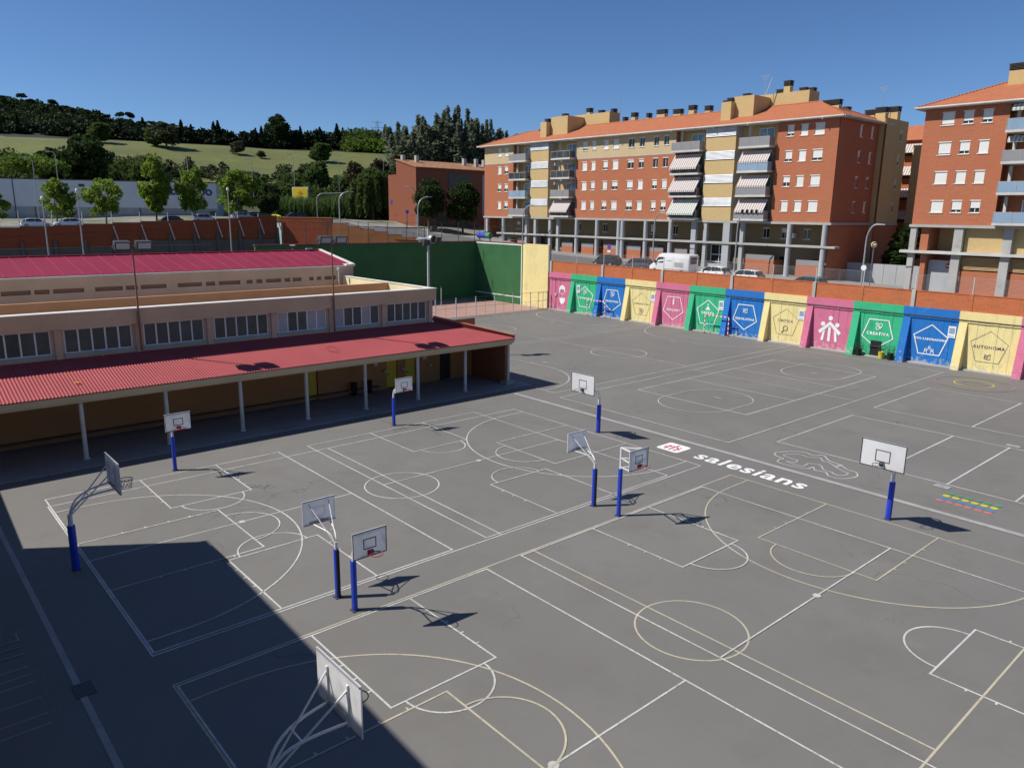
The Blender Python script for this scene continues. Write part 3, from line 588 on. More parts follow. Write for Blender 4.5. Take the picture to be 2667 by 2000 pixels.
# ------------------------------------------------------------------ floodlight masts on the school roof
def floodmast(x, y, z0, z1, label):
    t = thing('floodlight_mast', label, 'floodlight', (x, y, z0), 0, 'floodlight masts on the school front')
    MB().tube([(x, y, z0), (x, y, z1)], [.07, .045], 8).build('pole', 'rust', t)
    MB().bar((x-.75, y, z1), (x+.75, y, z1), .06).build('crossbar', 'steel_dark', t)
    for s in (-1, 1):
        c = MB(); cx = x+s*.55
        c.hexa([(cx-.42, y-.3, z1-.1), (cx+.42, y-.3, z1-.1), (cx+.36, y+.28, z1+.02), (cx-.36, y+.28, z1+.02)], [(cx-.42, y-.45, z1+.36), (cx+.42, y-.45, z1+.36), (cx+.36, y+.15, z1+.42), (cx-.36, y+.15, z1+.42)])
        f = c.build('floodlight', 'steel_dark', t)
        MB().hexa([(cx-.33, y-.325, z1-.03), (cx+.33, y-.325, z1-.03), (cx+.33, y-.31, z1-.03), (cx-.33, y-.31, z1-.03)], [(cx-.33, y-.45, z1+.29), (cx+.33, y-.45, z1+.29), (cx+.33, y-.43, z1+.29), (cx-.33, y-.43, z1+.29)]).build('lens', 'frame_grey', f)
        MB().bar((cx-.42, y+.2, z1+.1), (cx-.42, y-.1, z1+.15), .04).build('bracket', 'steel_dark', f)
floodmast(12.02, 45.6, 4.7, 10.45, 'thin twin-lamp floodlight mast on the low wing, nearer the frame edge')
floodmast(24.15, 45.6, 4.7, 10.6, 'thin twin-lamp floodlight mast on the low wing, nearer the cream parapet corner')
t = thing('loudspeaker_mast', 'grey mast carrying horn loudspeakers and floodlights before the dark green wall', 'mast', (38.4, 55, 0))
MB().tube([(38.4, 55, 0), (38.4, 55, 11.2)], [.14, .09], 10).build('pole', 'concrete_light', t)
for k in range(8): MB().bar((38.4, 54.98, 6.3+.5*k), (38.62, 54.98, 6.3+.5*k), .03).build('rung', 'steel', t)
MB().lathe([(.06, 0), (.1, .15), (.3, .6), (.32, .62)], (0, 0, 0), 14)
def horn(base, d, L, r0, r1, name, m):
    b = Vector(base); d = Vector(d).normalized(); MB_ = MB(); MB_.tube([b, b+d*L*.35, b+d*L*.8, b+d*L], [r0, r0*1.2, r1*.85, r1], 14); return MB_.build(name, m, t)
horn((38.35, 55.05, 10.35), (-.75, .45, -.18), .75, .08, .24, 'horn_loudspeaker', 'concrete_light')
hh = horn((38.55, 54.9, 10.35), (.1, -1, -.12), .45, .3, .36, 'round_loudspeaker', 'steel'); MB().tube([(38.6, 54.44, 10.29), (38.605, 54.42, 10.287)], .3, 14).build('cone', 'black', hh)
for dx, z in ((.45, 10.9), (-.35, 9.75), (.85, 9.95)): MB().hexa([(38.4+dx-.3, 54.75, z), (38.4+dx+.3, 54.75, z), (38.4+dx+.3, 55.0, z), (38.4+dx-.3, 55.0, z)], [(38.4+dx-.3, 54.6, z+.5), (38.4+dx+.3, 54.6, z+.5), (38.4+dx+.3, 54.9, z+.5), (38.4+dx-.3, 54.9, z+.5)]).build('floodlight', 'steel_dark', t)
MB().bar((37.9, 55, 10.1), (39.3, 55, 10.1), .06).build('crossbar', 'steel_dark', t)

# ------------------------------------------------------------------ handball wall (dark green side wall, lit green front wall, yellow end)
gw = thing('green_court_wall', 'tall dark green side wall with maroon coping beside the ball court', 'wall', (52, 89.6, 0))
MB().box(37.3, 71.1, 89.5, 89.85, 0, 8.36).build('wall_face', 'green_court', gw)
MB().box(37.2, 71.1, 89.4, 89.95, 8.36, 8.47).build('coping', 'coping_maroon', gw)
fwl = thing('front_court_wall', 'sunlit green front wall with white border lines and yellow end', 'wall', (71.3, 81.5, 0))
MB().box(71.1, 71.5, 78.95, 89.5, 0, 8.42).build('green_panel', 'green_court', fwl)
MB().box(71.1, 71.55, 78.9, 89.9, 8.421, 8.5).build('coping', 'coping_maroon', fwl)
MB().box(71.08, 71.098, 79.15, 79.3, .0, 8.35).build('white_line', 'paint_white', fwl)
MB().box(71.08, 71.098, 79.3, 89.45, 8.2, 8.35).build('white_line', 'paint_white', fwl)
MB().box(71.08, 71.098, 79.3, 89.45, .95, 1.07).build('white_line', 'paint_white', fwl)
MB().hexa([(71.1, 78.94, 0), (70.86, 78.2, 0), (71.4, 78.2, 0), (71.5, 78.94, 0)], [(71.1, 78.94, 8.42), (70.86, 78.2, 8.42), (71.4, 78.2, 8.42), (71.5, 78.94, 8.42)]).build('yellow_return', 'wall_yellow', fwl)
MB().box(70.86, 71.4, 73.62, 78.2, 0, 8.5).build('yellow_panel', 'wall_yellow', fwl)
MB().box(70.9, 71.3, 73.5, 73.62, 4.95, 8.5).build('pipe_edge', 'concrete', fwl)
def fence(name, label, pts, h, mh, m_post, m_mesh, hn, vn=0, r=.035, wr=.009, base=0, rail=True, group=None):
    t = thing(name, label, 'fence', (*pts[0], base), 0, group)
    for x, y in pts: MB().tube([(x, y, base), (x, y, base+h)], r, 6).build('post', m_post, t)
    for (x0, y0), (x1, y1) in zip(pts, pts[1:]):
        mb = MB()
        for k in range(hn+1):
            z = base+.06+mh*k/hn; mb.bar((x0, y0, z), (x1, y1, z), wr*2)
        for k in range(1, vn+1):
            x = x0+(x1-x0)*k/(vn+1); y = y0+(y1-y0)*k/(vn+1); mb.bar((x, y, base+.06), (x, y, base+.06+mh), wr*1.6)
        if rail: mb.bar((x0, y0, base+.06+mh), (x1, y1, base+.06+mh), wr*3.2)
        mb.build('mesh_panel', m_mesh, t)
    return t
fence('court_fence', 'low dark wire fence with thick pale posts in front of the ball court', [(52.2+i*3.07, 73.4) for i in range(7)], 2.45, 2.3, 'concrete_light', 'steel_dark', 2, 1, .07, .012)
tg = thing('court_gate', 'narrow wire gate between the ball court fence and yellow wall', 'gate', (70.2, 73.4, 0))
for x in (68.9, 69.8, 70.75): MB().tube([(x, 73.35, 0), (x, 73.35, 2.3)], .03, 6).build('post', 'steel_dark', tg)
for z in (.1, 1.2, 2.25): MB().bar((68.9, 73.35, z), (70.75, 73.35, z), .03).build('rail', 'steel_dark', tg)
fence('tall_net_fence', 'tall thin ball-stop fence standing on top of the dark green wall', [(38.0+i*3.0, 89.7) for i in range(12)], 2.7, 2.6, 'steel_dark', 'steel_dark', 3, 0, .045, .008, 8.45)
t = thing('cantilever_fence', 'bent-top fence posts standing on the sunlit green front wall', 'fence', (71.3, 80, 8.5))
for i in range(6):
    y = 88.9-i*2.6; MB().tube([(71.35, y, 8.4), (71.35, y, 10.6), (70.7, y, 11.3)], .03, 6).build('post', 'steel_dark', t)
for z in (9.4, 10.6): MB().bar((71.35, 75.9, z), (71.35, 88.9, z), .02).build('wire', 'steel_dark', t)
for x, y in ((55, 80), (60, 83)): 
    t = thing('court_post', 'slim pale post standing on the ball court floor, '+('nearer the school wing' if x == 55 else 'nearer the green front wall'), 'post', (x, y, 0)); MB().tube([(x, y, 0), (x, y, 2.6)], .05, 8).build('shaft', 'concrete_light', t); MB().lathe([(.06, 0), (.09, .04), (.09, .2), (.03, .25)], (x, y, 2.6), 10).build('cap', 'steel_dark', t)

# ------------------------------------------------------------------ painted retaining wall
WX = 71.1
mw = thing('painted_wall', 'long retaining wall painted in pink, green, blue and yellow panels', 'wall', (WX, 48, 0))
BY = [73.5, 69.4, 64.78, 60.15, 55.45, 50.75, 46.1, 41.45, 36.8, 32.15, 27.6, 23.0, 18.4, 13.8, 9.2, 4.6]
PC = ['pink', 'green', 'blue', 'yellow']
MB().box(WX-.35, WX+.02, 0, 73.55, .0, .11).build('plinth', 'concrete', mw)
for i in range(len(BY)-1):
    y1, y0 = BY[i], BY[i+1]; m = 'wall_'+PC[i % 4]; rr = random.Random(i)
    mb = MB()                                              # board-marked face: shallow vertical planks
    a = y0; k = 0
    while a < y1-.001:
        b = min(y1, a+.23+rr.random()*.12); d = rr.choice((0, .012, .022, .03)) ; mb.box(WX-d, WX+.35, a, b, .1, 4.28); a = b
    pn = mb.build('painted_panel', m, mw)
    MB().box(WX-.14, WX+.35, y0, y1, 4.282, 4.97).build('painted_beam', m, mw)
    yb1, yb0 = y1-.03, y1-.68
    if i: MB().hexa([(WX-.85, yb0, .0), (WX-.85, yb1, .0), (WX+.1, yb1, .0), (WX+.1, yb0, .0)], [(WX-.1, yb0, 4.05), (WX-.1, yb1, 4.05), (WX+.1, yb1, 4.05), (WX+.1, yb0, 4.05)]).build('buttress', m, mw)
MB().tube([(WX-.2, 0, 4.22), (WX-.2, 73.3, 4.22)], .035, 6).build('pipe', 'steel_dark', mw)
MB().tube([(WX-.2, 72.2, 4.2), (WX-.1, 72.2, .1)], .03, 6).build('pipe', 'steel_dark', mw)
MB().box(WX-.16, WX-.03, 72.0, 72.3, 1.9, 2.25).build('junction_box', 'concrete_light', mw)
bp = thing('brick_parapet', 'orange brick parapet with concrete piers on top of the painted wall', 'wall', (WX, 48, 4.97))
FP = [73.27-4.63*i for i in range(16)]
for a, b in zip(FP[:-1], FP[1:]): MB().box(WX+.02, WX+.3, b+.16, a-.16, 4.973, 6.36).build('brick_panel', 'brick_parapet', bp); MB().box(WX-.02, WX+.34, b+.16, a-.16, 6.36, 6.42).build('coping', 'brick_parapet', bp)
for i, a in enumerate(FP): MB().box(WX-.1 if i % 2 == 0 else WX-.02, WX+.32, a-.16, a+.16, 4.972, 6.44).build('pier', 'concrete' if i % 2 == 0 else 'brick_parapet', bp)
fence('wire_fence', 'wire mesh fence with pale posts along the top of the brick parapet', [(WX+.15, a) for a in FP], 1.42, 1.3, 'concrete_light', 'steel', 13, 1, .045, .006, 6.42)
# murals
def wp(y, z, d): return (WX-.04-d, y, z)
def vpoly(name, pts, m, parent, d=.002): return MB().add([wp(y, z, d) for y, z in pts], [tuple(range(len(pts)))]).build(name, m, parent)
def vline(mb, pts, w, d=.004, closed=False):
    if closed: pts = pts+[pts[0]]
    for (a, b), (c, e) in zip(pts, pts[1:]):
        v = Vector((c-a, e-b)); t = v.normalized(); n = Vector((-t.y, t.x))*w/2; q0 = Vector((a, b))-t*w/2; q1 = Vector((c, e))+t*w/2; d += .0006
        mb.add([wp(*(q0-n), d), wp(*(q1-n), d), wp(*(q1+n), d), wp(*(q0+n), d)], [(0, 1, 2, 3)])
def ring(cy, cz, r, n=16): return [(cy+r*math.cos(2*math.pi*k/n), cz+r*math.sin(2*math.pi*k/n)) for k in range(n)]
def mural(i, word, upw, m, tm, tz_, iz, w, icon, size):
    y1, y0 = BY[i], BY[i+1]; c = (y0+y1)/2-.2; o = thing('mural', '', 'mural', (WX-.06, c, 2))
    o['label'] = {'COMPROMESA': 'white pentagon mural reading COMPROMESA on a green panel', 'ENGINYOSA': 'white upside-down pentagon mural reading ENGINYOSA on a blue panel', 'COMUNICATIVA': 'thin grey pentagon mural reading COMUNICATIVA on a yellow panel', 'RESILIENT': 'white upside-down pentagon mural reading RESILIENT on a pink panel', 'OBERTA': 'white pentagon mural reading OBERTA on a scuffed green panel', 'RESOLUTIVA': 'white upside-down pentagon mural reading RESOLUTIVA on a scuffed blue panel', 'CRITICA': 'thin grey pentagon mural reading CRITICA with magnifying glass on yellow', 'CREATIVA': 'white upside-down pentagon mural reading CREATIVA above the bins', 'COL·LABORADORA': 'white pentagon mural reading COL·LABORADORA on a bright blue panel', 'AUTONOMA': 'thin grey pentagon mural reading AUTONOMA on a yellow panel'}[word]
    r = 1.45; cz = 2.08 if upw else 2.28; s = 1 if upw else -1
    pts = [(c+r*1.02*math.sin(2*math.pi*k/5), cz+s*r*math.cos(2*math.pi*k/5)) for k in range(5)]
    mb = MB(); vline(mb, pts, w, .003, True); mb.build('pentagon', m, o)
    text_mesh('word', word, size, tm, (0, -1, 0), (0, 0, 1), wp(c, tz_, .004), o, bold=.012 if m == 'paint_white' else .004, space=1.22)
    mb = MB()
    if icon == 'dots':
        for dy, dz, rr_ in ((-.2, .12, .16), (.12, .2, .11), (.05, -.16, .15), (-.2, -.1, .08)): vline(mb, ring(c+dy, iz+dz, rr_, 10), .05, .003, True)
    elif icon == 'lens': vline(mb, ring(c-.05, iz+.1, .24, 14), .07, .003, True); vline(mb, [(c+.1, iz-.08), (c+.32, iz-.36)], .11)
    elif icon == 'man': mb.add([wp(c+a, iz+b, .003) for a, b in ((-.08, -.3), (.14, -.3), (.1, .08), (.16, .1), (.12, .2), (-.12, .18), (-.06, .05))], [tuple(range(7))]); mb.add([wp(a, b, .003) for a, b in ring(c, iz+.33, .1, 10)], [tuple(range(10))])
    elif icon == 'tent': mb.add([wp(c+a, iz+b, .003) for a, b in ((-.32, -.28), (.32, -.28), (.05, .15), (-.05, .15))], [tuple(range(4))]); mb.add([wp(a, b, .003) for a, b in ring(c, iz+.3, .09, 10)], [tuple(range(10))])
    elif icon == 'people':
        for dy, dz in ((-.28, -.1), (0, .14), (.28, -.1)): vline(mb, ring(c+dy, iz+dz+.12, .09, 8), .04, .003, True); vline(mb, [(c+dy-.14, iz+dz-.2), (c+dy-.07, iz+dz), (c+dy+.07, iz+dz), (c+dy+.14, iz+dz-.2)], .045)
    else: vline(mb, [(c-.22, iz-.22), (c+.24, iz-.16), (c+.2, iz+.2), (c, iz+.1), (c-.2, iz+.24)], .05, .003, True); vline(mb, ring(c+.05, iz, .09, 8), .04, .008, True)
    mb.build('icon', m, o)
mural(1, 'COMPROMESA', 1, 'paint_white', 'paint_white', 2.0, 2.85, .085, 'dots', 0.288)
mural(2, 'ENGINYOSA', 0, 'paint_white', 'paint_white', 2.05, 2.95, .085, 'dots', 0.320)
mural(3, 'COMUNICATIVA', 1, 'grey_print', 'grey_print', 2.2, 1.35, .035, 'dots', 0.264)
mural(4, 'RESILIENT', 0, 'paint_white', 'paint_white', 1.95, 2.9, .08, 'man', 0.360)
mural(5, 'OBERTA', 1, 'paint_white', 'paint_white', 2.1, 2.72, .085, 'tent', 0.384)
mural(6, 'RESOLUTIVA', 0, 'paint_white', 'paint_white', 1.95, 2.85, .085, 'box', 0.336)
mural(7, 'CRITICA', 1, 'grey_print', 'purple_print', 2.3, 1.45, .035, 'lens', 0.360)
mural(9, 'CREATIVA', 0, 'paint_white', 'paint_white', 2.15, 2.85, .085, 'dots', 0.376)
mural(10, 'COL·LABORADORA', 1, 'paint_white', 'paint_white', 2.25, 1.3, .085, 'people', 0.252)
mural(11, 'AUTONOMA', 1, 'grey_print', 'purple_print', 2.15, 1.35, .035, 'box', 0.360)
o = thing('mural', 'white emblem of three figures under a peaked roof on pink', 'mural', (WX-.06, 34.3, 2)); c = 34.25; mb = MB()
P_ = lambda a, b: (c-a*1.15, 2.0+b*1.15)
for q in ([(-1, -.2), (-.82, -.42), (0, .35), (0, .68)], [(0, .68), (0, .35), (.82, -.42), (1, -.2)], [(-.13, -1), (.1, -1), (.1, .2), (-.13, .2)], [(-.72, -.98), (-.5, -.98), (-.38, -.05), (-.6, -.26)], [(.5, -.98), (.72, -.98), (.6, -.26), (.38, -.05)]): mb.add([wp(*P_(a, b), .003+.0007*len(mb.f)) for a, b in q], [tuple(range(4))])
mb.build('roof_and_legs', 'paint_white', o)
for a, b in ((-.62, .42), (0, .95), (.62, .42)): vpoly('head', [(y, z) for y, z in ring(P_(a, b)[0], P_(a, b)[1], .22, 14)], 'paint_white', o)
o = thing('mural', 'white stencil of a bearded face on the pink corner panel', 'mural', (WX-.06, 70.9, 2)); c = 71.0
vpoly('hair', [(c+.55, 2.3), (c+.6, 2.9), (c+.35, 3.3), (c-.1, 3.4), (c-.5, 3.1), (c-.55, 2.5), (c-.42, 2.4), (c-.38, 2.75), (c+.05, 2.85), (c+.4, 2.7), (c+.42, 2.3)], 'paint_white', o)
vpoly('beard', [(c+.5, 1.75), (c+.42, 1.2), (c+.15, .85), (c-.3, .95), (c-.55, 1.4), (c-.5, 1.8), (c-.2, 1.62), (c-.05, 1.8), (c+.2, 1.62)], 'paint_white', o)
mb = MB(); vline(mb, [(c+.3, 2.28), (c+.08, 2.22)], .08); vline(mb, [(c-.1, 2.22), (c-.32, 2.28)], .08); vline(mb, [(c-.02, 2.15), (c-.06, 1.92)], .06); mb.build('eyes_and_nose', 'paint_white', o)
for i, (k, lab) in enumerate(((1, 'green COMPROMESA'), (3, 'yellow COMUNICATIVA'), (5, 'green OBERTA'), (7, 'yellow CRITICA'), (10, 'blue COL·LABORADORA'))):
    yc = BY[k]-.75-(.6 if k == 1 else 0) if k in (1,) else BY[k+1]+.45
    t = thing('wall_plaque', 'small white plaque fixed to the %s panel' % lab, 'plaque', (WX-.06, yc, 3.1))
    MB().box(WX-.075, WX-.035, yc-.3, yc+.3, 2.6, 3.6).build('plate', 'frame_white', t); MB().box(WX-.082, WX-.076, yc-.22, yc+.22, 2.95, 3.45).build('printed_square', 'railing_blue', t); MB().box(WX-.082, WX-.076, yc-.22, yc+.22, 2.7, 2.78).build('printed_line', 'railing_blue', t)
# low door, bins
t = thing('black_hatch', 'black metal hatch at the foot of the green CREATIVA panel', 'hatch', (WX-.1, 29.7, 0))
MB().box(WX-.09, WX-.04, 29.25, 30.2, .1, 1.5).build('plate', 'black', t); MB().bar((WX-.2, 29.1, 1.0), (WX-.2, 30.35, 1.0), .06).build('bar', 'steel_dark', t)
def bin_(y, m, lab):
    t = thing('litter_bin', lab, 'bin', (WX-.55, y, 0), 0, 'bins at the foot of the green panel'); x = WX-.55
    MB().lathe([(.22, .0), (.25, .02), (.29, .6), (.3, .62)], (x, y, .0), 14).build('tub', m, t)
    mb = MB()
    for k in range(9): a = k*2*math.pi/9; mb.bar((x+.3*math.cos(a), y+.3*math.sin(a), .6), (x+.34*math.cos(a), y+.34*math.sin(a), 1.2), .015)
    for z, r in ((.9, .32), (1.2, .34)): mb.tube([(x+r*math.cos(k*.449), y+r*math.sin(k*.449), z) for k in range(15)], .012, 4)
    mb.build('wire_frame', 'steel_dark', t)
bin_(31.0, 'black', 'black litter bin with wire top left of the hatch'); bin_(28.9, 'dot_yellow', 'yellow litter bin with wire top right of the hatch'); bin_(28.1, 'black', 'black litter bin with wire top against the blue buttress')
# goals
def goal(yc, lab):
    t = thing('handball_goal', lab, 'goal', (70.15, yc, 0), 0, 'goals in front of the painted wall'); x = 70.15
    for s in (-1, 1): MB().box(x-.04, x+.04, yc+s*1.5-.04, yc+s*1.5+.04, 0, 2.06).build('post', 'pole_stripe_up', t)
    MB().box(x-.04, x+.04, yc-1.46, yc+1.46, 2.0, 2.08).build('crossbar', 'pole_stripe', t)
    for s in (-1, 1): MB().tube([(x, yc+s*1.5, 2.0), (x+.45, yc+s*1.5, 1.9), (x+.75, yc+s*1.5, .9), (x+.8, yc+s*1.5, .03), (x, yc+s*1.5, .03)], .02, 6).build('side_frame', 'pole_blue', t)
    MB().tube([(x+.76, yc-1.5, .9), (x+.76, yc+1.5, .9)], .02, 6).build('rear_bar', 'pole_blue', t)
goal(64.05, 'red and white goal before the green COMPROMESA and blue panels'); goal(46.4, 'red and white goal before the OBERTA and RESOLUTIVA panels')

# ------------------------------------------------------------------ basketball hoops (local: post at origin, board towards +x)
def netmesh(cx, z, r, n=10, drop=.38, torn=False):
    mb = MB()
    for k in range(n):
        if torn and k % 3: continue
        for s in (-1, 1):
            pts = []
            for q in range(4):
                a = 2*math.pi*(k+s*q*.5)/n; rr = r*(1-.11*q); pts.append((cx+rr*math.cos(a), rr*math.sin(a), z-drop*q/3))
            mb.tube(pts, .006, 4, False)
    return mb
def ring_part(t, xb, zr, rim_m, net, r=.225, torn=False):
    mb = MB(); cx = xb+.16+r
    mb.tube([(cx+r*math.cos(k*math.pi/12), r*math.sin(k*math.pi/12), zr) for k in range(25)], .013, 6)
    mb.hexa([(xb+.012, -.1, zr-.13), (xb+.05, -.1, zr-.13), (xb+.05, .1, zr-.13), (xb+.012, .1, zr-.13)], [(xb+.012, -.1, zr+.02), (xb+.17, -.06, zr+.012), (xb+.17, .06, zr+.012), (xb+.012, .1, zr+.02)])
    o = mb.build('rim', rim_m, t)
    if net: netmesh(cx, zr, r, torn=torn).build('net', 'net_grey', o)
def board(t, xb, w, z0, z1, sq, border=True, back='board_grey', face='board_white'):
    o = MB().box(xb, xb+.03, -w/2, w/2, z0, z1).build('backboard', face, t)
    MB().box(xb-.03, xb-.002, -w/2, w/2, z1-.03, z1).build('back_rail', 'board_grey', o); MB().box(xb-.03, xb-.002, -w/2, w/2, z0, z0+.03).build('back_rail', 'board_grey', o)
    e = .0; b = .035 if w > 1.5 else .03; x0, x1 = xb+.0305, xb+.034
    mb = MB()
    mb.box(x0, x1, -w/2+e, w/2-e, z0+e, z0+e+b); mb.box(x0, x1, -w/2+e, w/2-e, z1-e-b, z1-e); mb.box(x0, x1, -w/2+e, -w/2+e+b, z0+e+b, z1-e-b); mb.box(x0, x1, w/2-e-b, w/2-e, z0+e+b, z1-e-b)
    mb.build('border_line', 'black', o)
    s0, s1, h = sq; mb = MB()
    mb.box(x0, x1, -h, h, s0, s0+b); mb.box(x0, x1, -h, h, s1-b, s1); mb.box(x0, x1, -h, -h+b, s0+b, s1-b); mb.box(x0, x1, h-b, h, s0+b, s1-b)
    mb.build('target_square', 'black', o); return o
def bez(p, n=10):
    p = [Vector(q) for q in p]; o = []
    for i in range(n+1):
        t = i/n; o.append((1-t)**3*p[0]+3*(1-t)**2*t*p[1]+3*(1-t)*t*t*p[2]+t**3*p[3])
    return o
def pad(t, h, r=.13):
    n = 8; MB().lathe([(r*.95, .03), (r, .06), (r, h-.03), (r*.93, h)], (0, 0, 0), n).build('pad', 'pole_blue', t)
    MB().box(-.13, .13, -.13, .13, 0, .03).build('foot_plate', 'steel_dark', t)
def big_hoop(x, y, rz, over, label, torn=False, zb=2.6, net=True):
    t = thing('basketball_hoop', label, 'basketball hoop', (0, 0, 0), 0, 'full size basketball hoops')
    MB().tube([(0, 0, 0), (0, 0, 2.1)], .08, 12).build('post', 'tube_white', t); pad(t, 1.7, .13)
    xb = over-.03; z0, z1 = zb, zb+1.15
    for s in (-1, 1):
        MB().tube(bez([(0, s*.05, 2.0), (.12, s*.1, 2.65), (.5, s*.3, 2.78), (xb-.02, s*.42, z0+.12)]), .034, 8).build('curved_arm', 'tube_white', t)
        MB().tube([(.02, s*.06, 2.08), (xb-.04, s*.42, z1-.32)], .024, 8).build('strut', 'tube_white', t)
        MB().box(xb-.045, xb-.008, s*.42-.03, s*.42+.03, z0+.02, z1-.2).build('board_bracket', 'tube_white', t)
    MB().tube([(.62, -.3, 2.70), (.62, .3, 2.70)], .02, 8).build('cross_tube', 'tube_white', t)
    MB().box(xb-.06, xb-.01, -.42, .42, z0+.08, z0+.15).build('lower_rail', 'board_grey', t)
    board(t, xb, 1.8, z0, z1, (z0+.28, z0+.78, .30)); ring_part(t, xb+.03, z0+.26, 'steel_dark', net, torn=torn)
    t.location = (x, y, 0); t.rotation_euler = (0, 0, R(rz)); return t
def mini_hoop(x, y, rz, over, label, frame=False, zb=2.3, red=True, rail=True):
    t = thing('basketball_hoop', label, 'basketball hoop', (0, 0, 0), 0, 'small basketball hoops')
    ph = 3.08 if frame else 2.0
    MB().tube([(0, 0, 0), (0, 0, ph)], .055, 10).build('post', 'tube_white', t); pad(t, 2.13 if frame else 1.74, .095)
    xb = over-.03; z0, z1 = zb, zb+.86
    if frame:
        MB().bar((0, 0, 3.06), (xb, .42, z1-.06), .05).build('arm', 'tube_white', t); MB().bar((0, 0, 3.06), (xb, -.42, z1-.06), .05).build('arm', 'tube_white', t)
        for s in (-1, 1):
            MB().bar((0, 0, 2.2), (xb-.02, s*.5, z0+.03), .04).build('strut', 'tube_white', t); MB().bar((0, 0, 2.62), (xb-.02, s*.42, z0+.3), .035).build('strut', 'tube_white', t)
            MB().bar((xb-.02, s*.5, z0), (xb-.02, s*.5, z1), .045).build('board_bracket', 'tube_white', t)
        MB().bar((xb-.03, -.5, z0+.42), (xb-.03, .5, z0+.42), .035).build('cross_tube', 'tube_white', t)
    else:
        for s in (-1, 1):
            MB().tube(bez([(0, s*.03, 1.9), (.05, s*.05, 2.4), (.5, s*.2, 2.28), (xb-.01, s*.33, z0+.1)]), .022, 8).build('curved_arm', 'tube_white', t)
            MB().tube([(.02, s*.04, 1.98), (xb-.02, s*.36, z1-.12)], .018, 8).build('strut', 'tube_white', t)
        MB().tube([(.45, -.16, 2.25), (.45, .16, 2.25)], .014, 6).build('cross_tube', 'tube_white', t)
        if rail: MB().box(xb-.05, xb-.01, -.36, .36, z0+.06, z0+.11).build('lower_rail', 'board_grey', t)
        MB().box(-.12, -.09, -.05, .05, 0, 1.72).build('lacing_strip', 'black', t)
    board(t, xb, 1.19, z0, z1, (z0+.26, z0+.60, .225)); ring_part(t, xb+.03, z0+.2, 'rim_red', False, .2)
    t.location = (x, y, 0); t.rotation_euler = (0, 0, R(rz)); return t
big_hoop(4.72, 28.8, 0, 1.52, 'large hoop seen from behind near the covered walk, partly in shade', torn=False, zb=2.72)
big_hoop(4.72, 12.28, 0, 1.58, 'nearest large hoop seen from behind at the bottom edge, half shaded', zb=2.66, net=False)
big_hoop(32.25, 28.9, 180, 1.46, 'large white hoop standing beside the pale stripe near the emblem lettering', zb=2.59, net=False)
big_hoop(32.26, 12.1, 180, 1.36, 'large white hoop standing alone on the right with torn net', torn=True, zb=2.58)
mini_hoop(10.88, 37.5, -90, 1.1, 'small hoop in front of the covered walk, farther left one')
mini_hoop(23.64, 37.65, -90, 1.2, 'small hoop in front of the covered walk with red ring, farther right one')
mini_hoop(10.91, 21.1, 90, 1.15, 'small grey-backed hoop seen from behind beside the near blue-padded pair', red=True)
mini_hoop(10.91, 19.97, -90, 1.07, 'small hoop facing us with red ring in the nearer back-to-back pair')
mini_hoop(23.54, 21.2, 90, 1.15, 'small grey-backed hoop seen from behind in the farther back-to-back pair')
mini_hoop(23.53, 19.73, -90, .95, 'small hoop on a square tube frame facing us in the farther pair', frame=True, zb=2.36)

# ------------------------------------------------------------------ apartment buildings
def window(P, parent, a0, a1, b0, b1, blind=1.0, blind_m='shutter_white'):
    mb = MB(); f = .05
    pbox(P, a0, a1, b0, b0+f, .10, .16, mb); pbox(P, a0, a1, b1-f, b1, .10, .16, mb); pbox(P, a0, a0+f, b0+f, b1-f, .10, .16, mb); pbox(P, a1-f, a1, b0+f, b1-f, .10, .16, mb); c = (a0+a1)/2
    pbox(P, c-.03, c+.03, b0+f, b1-f, .11, .155, mb)
    w = mb.build('window', 'frame_white', parent)
    if blind < .97: pbox(P, a0+f, a1-f, b0+f, b1-f, .13, .14).build('pane', 'glass_dark', w)
    if blind > .03:
        zb = b1-(b1-b0)*blind; mb = MB(); n = max(2, int((b1-zb)/.1))
        for k in range(n): pbox(P, a0+.02, a1-.02, zb+(b1-zb)*k/n+.006, zb+(b1-zb)*(k+1)/n, .055, .08, mb)
        mb.build('shutter', blind_m, w)
    pbox(P, a0-.07, a1+.07, b0-.08, b0-.002, -.07, .1).build('sill', 'shutter_white', w)
    pbox(P, a0-.04, a1+.04, b1+.002, b1+.09, -.03, .02).build('lintel', 'shutter_white', w)
    return w
def blindf(r): return r.choice((1, 1, 1, 1, .9, .8, .75, .6))
FL = [12.15, 15.06, 17.98, 20.9]; WZ = [(13.25, 14.42), (16.16, 17.34), (19.06, 20.26), (21.98, 23.18)]
rb = random.Random(11)
def chimney(parent, x, y, z0, z1, w, l):
    o = MB().box(x, x+w, y-l/2, y+l/2, z0, z1).build('chimney', 'brick_ochre', parent)
    mb = MB(); n = 4
    for k in range(n): mb.box(x-.06, x+w+.06, y-l/2-.06, y+l/2+.06, z1+.12+.13*k, z1+.18+.13*k)
    for a in (x, x+w-.08):
        for b in (y-l/2, y+l/2-.08): mb.box(a, a+.08, b, b+.08, z1, z1+.62)
    mb.box(x-.09, x+w+.09, y-l/2-.09, y+l/2+.09, z1+.62, z1+.69); mb.build('chimney_cap', 'chimney_dark', o)
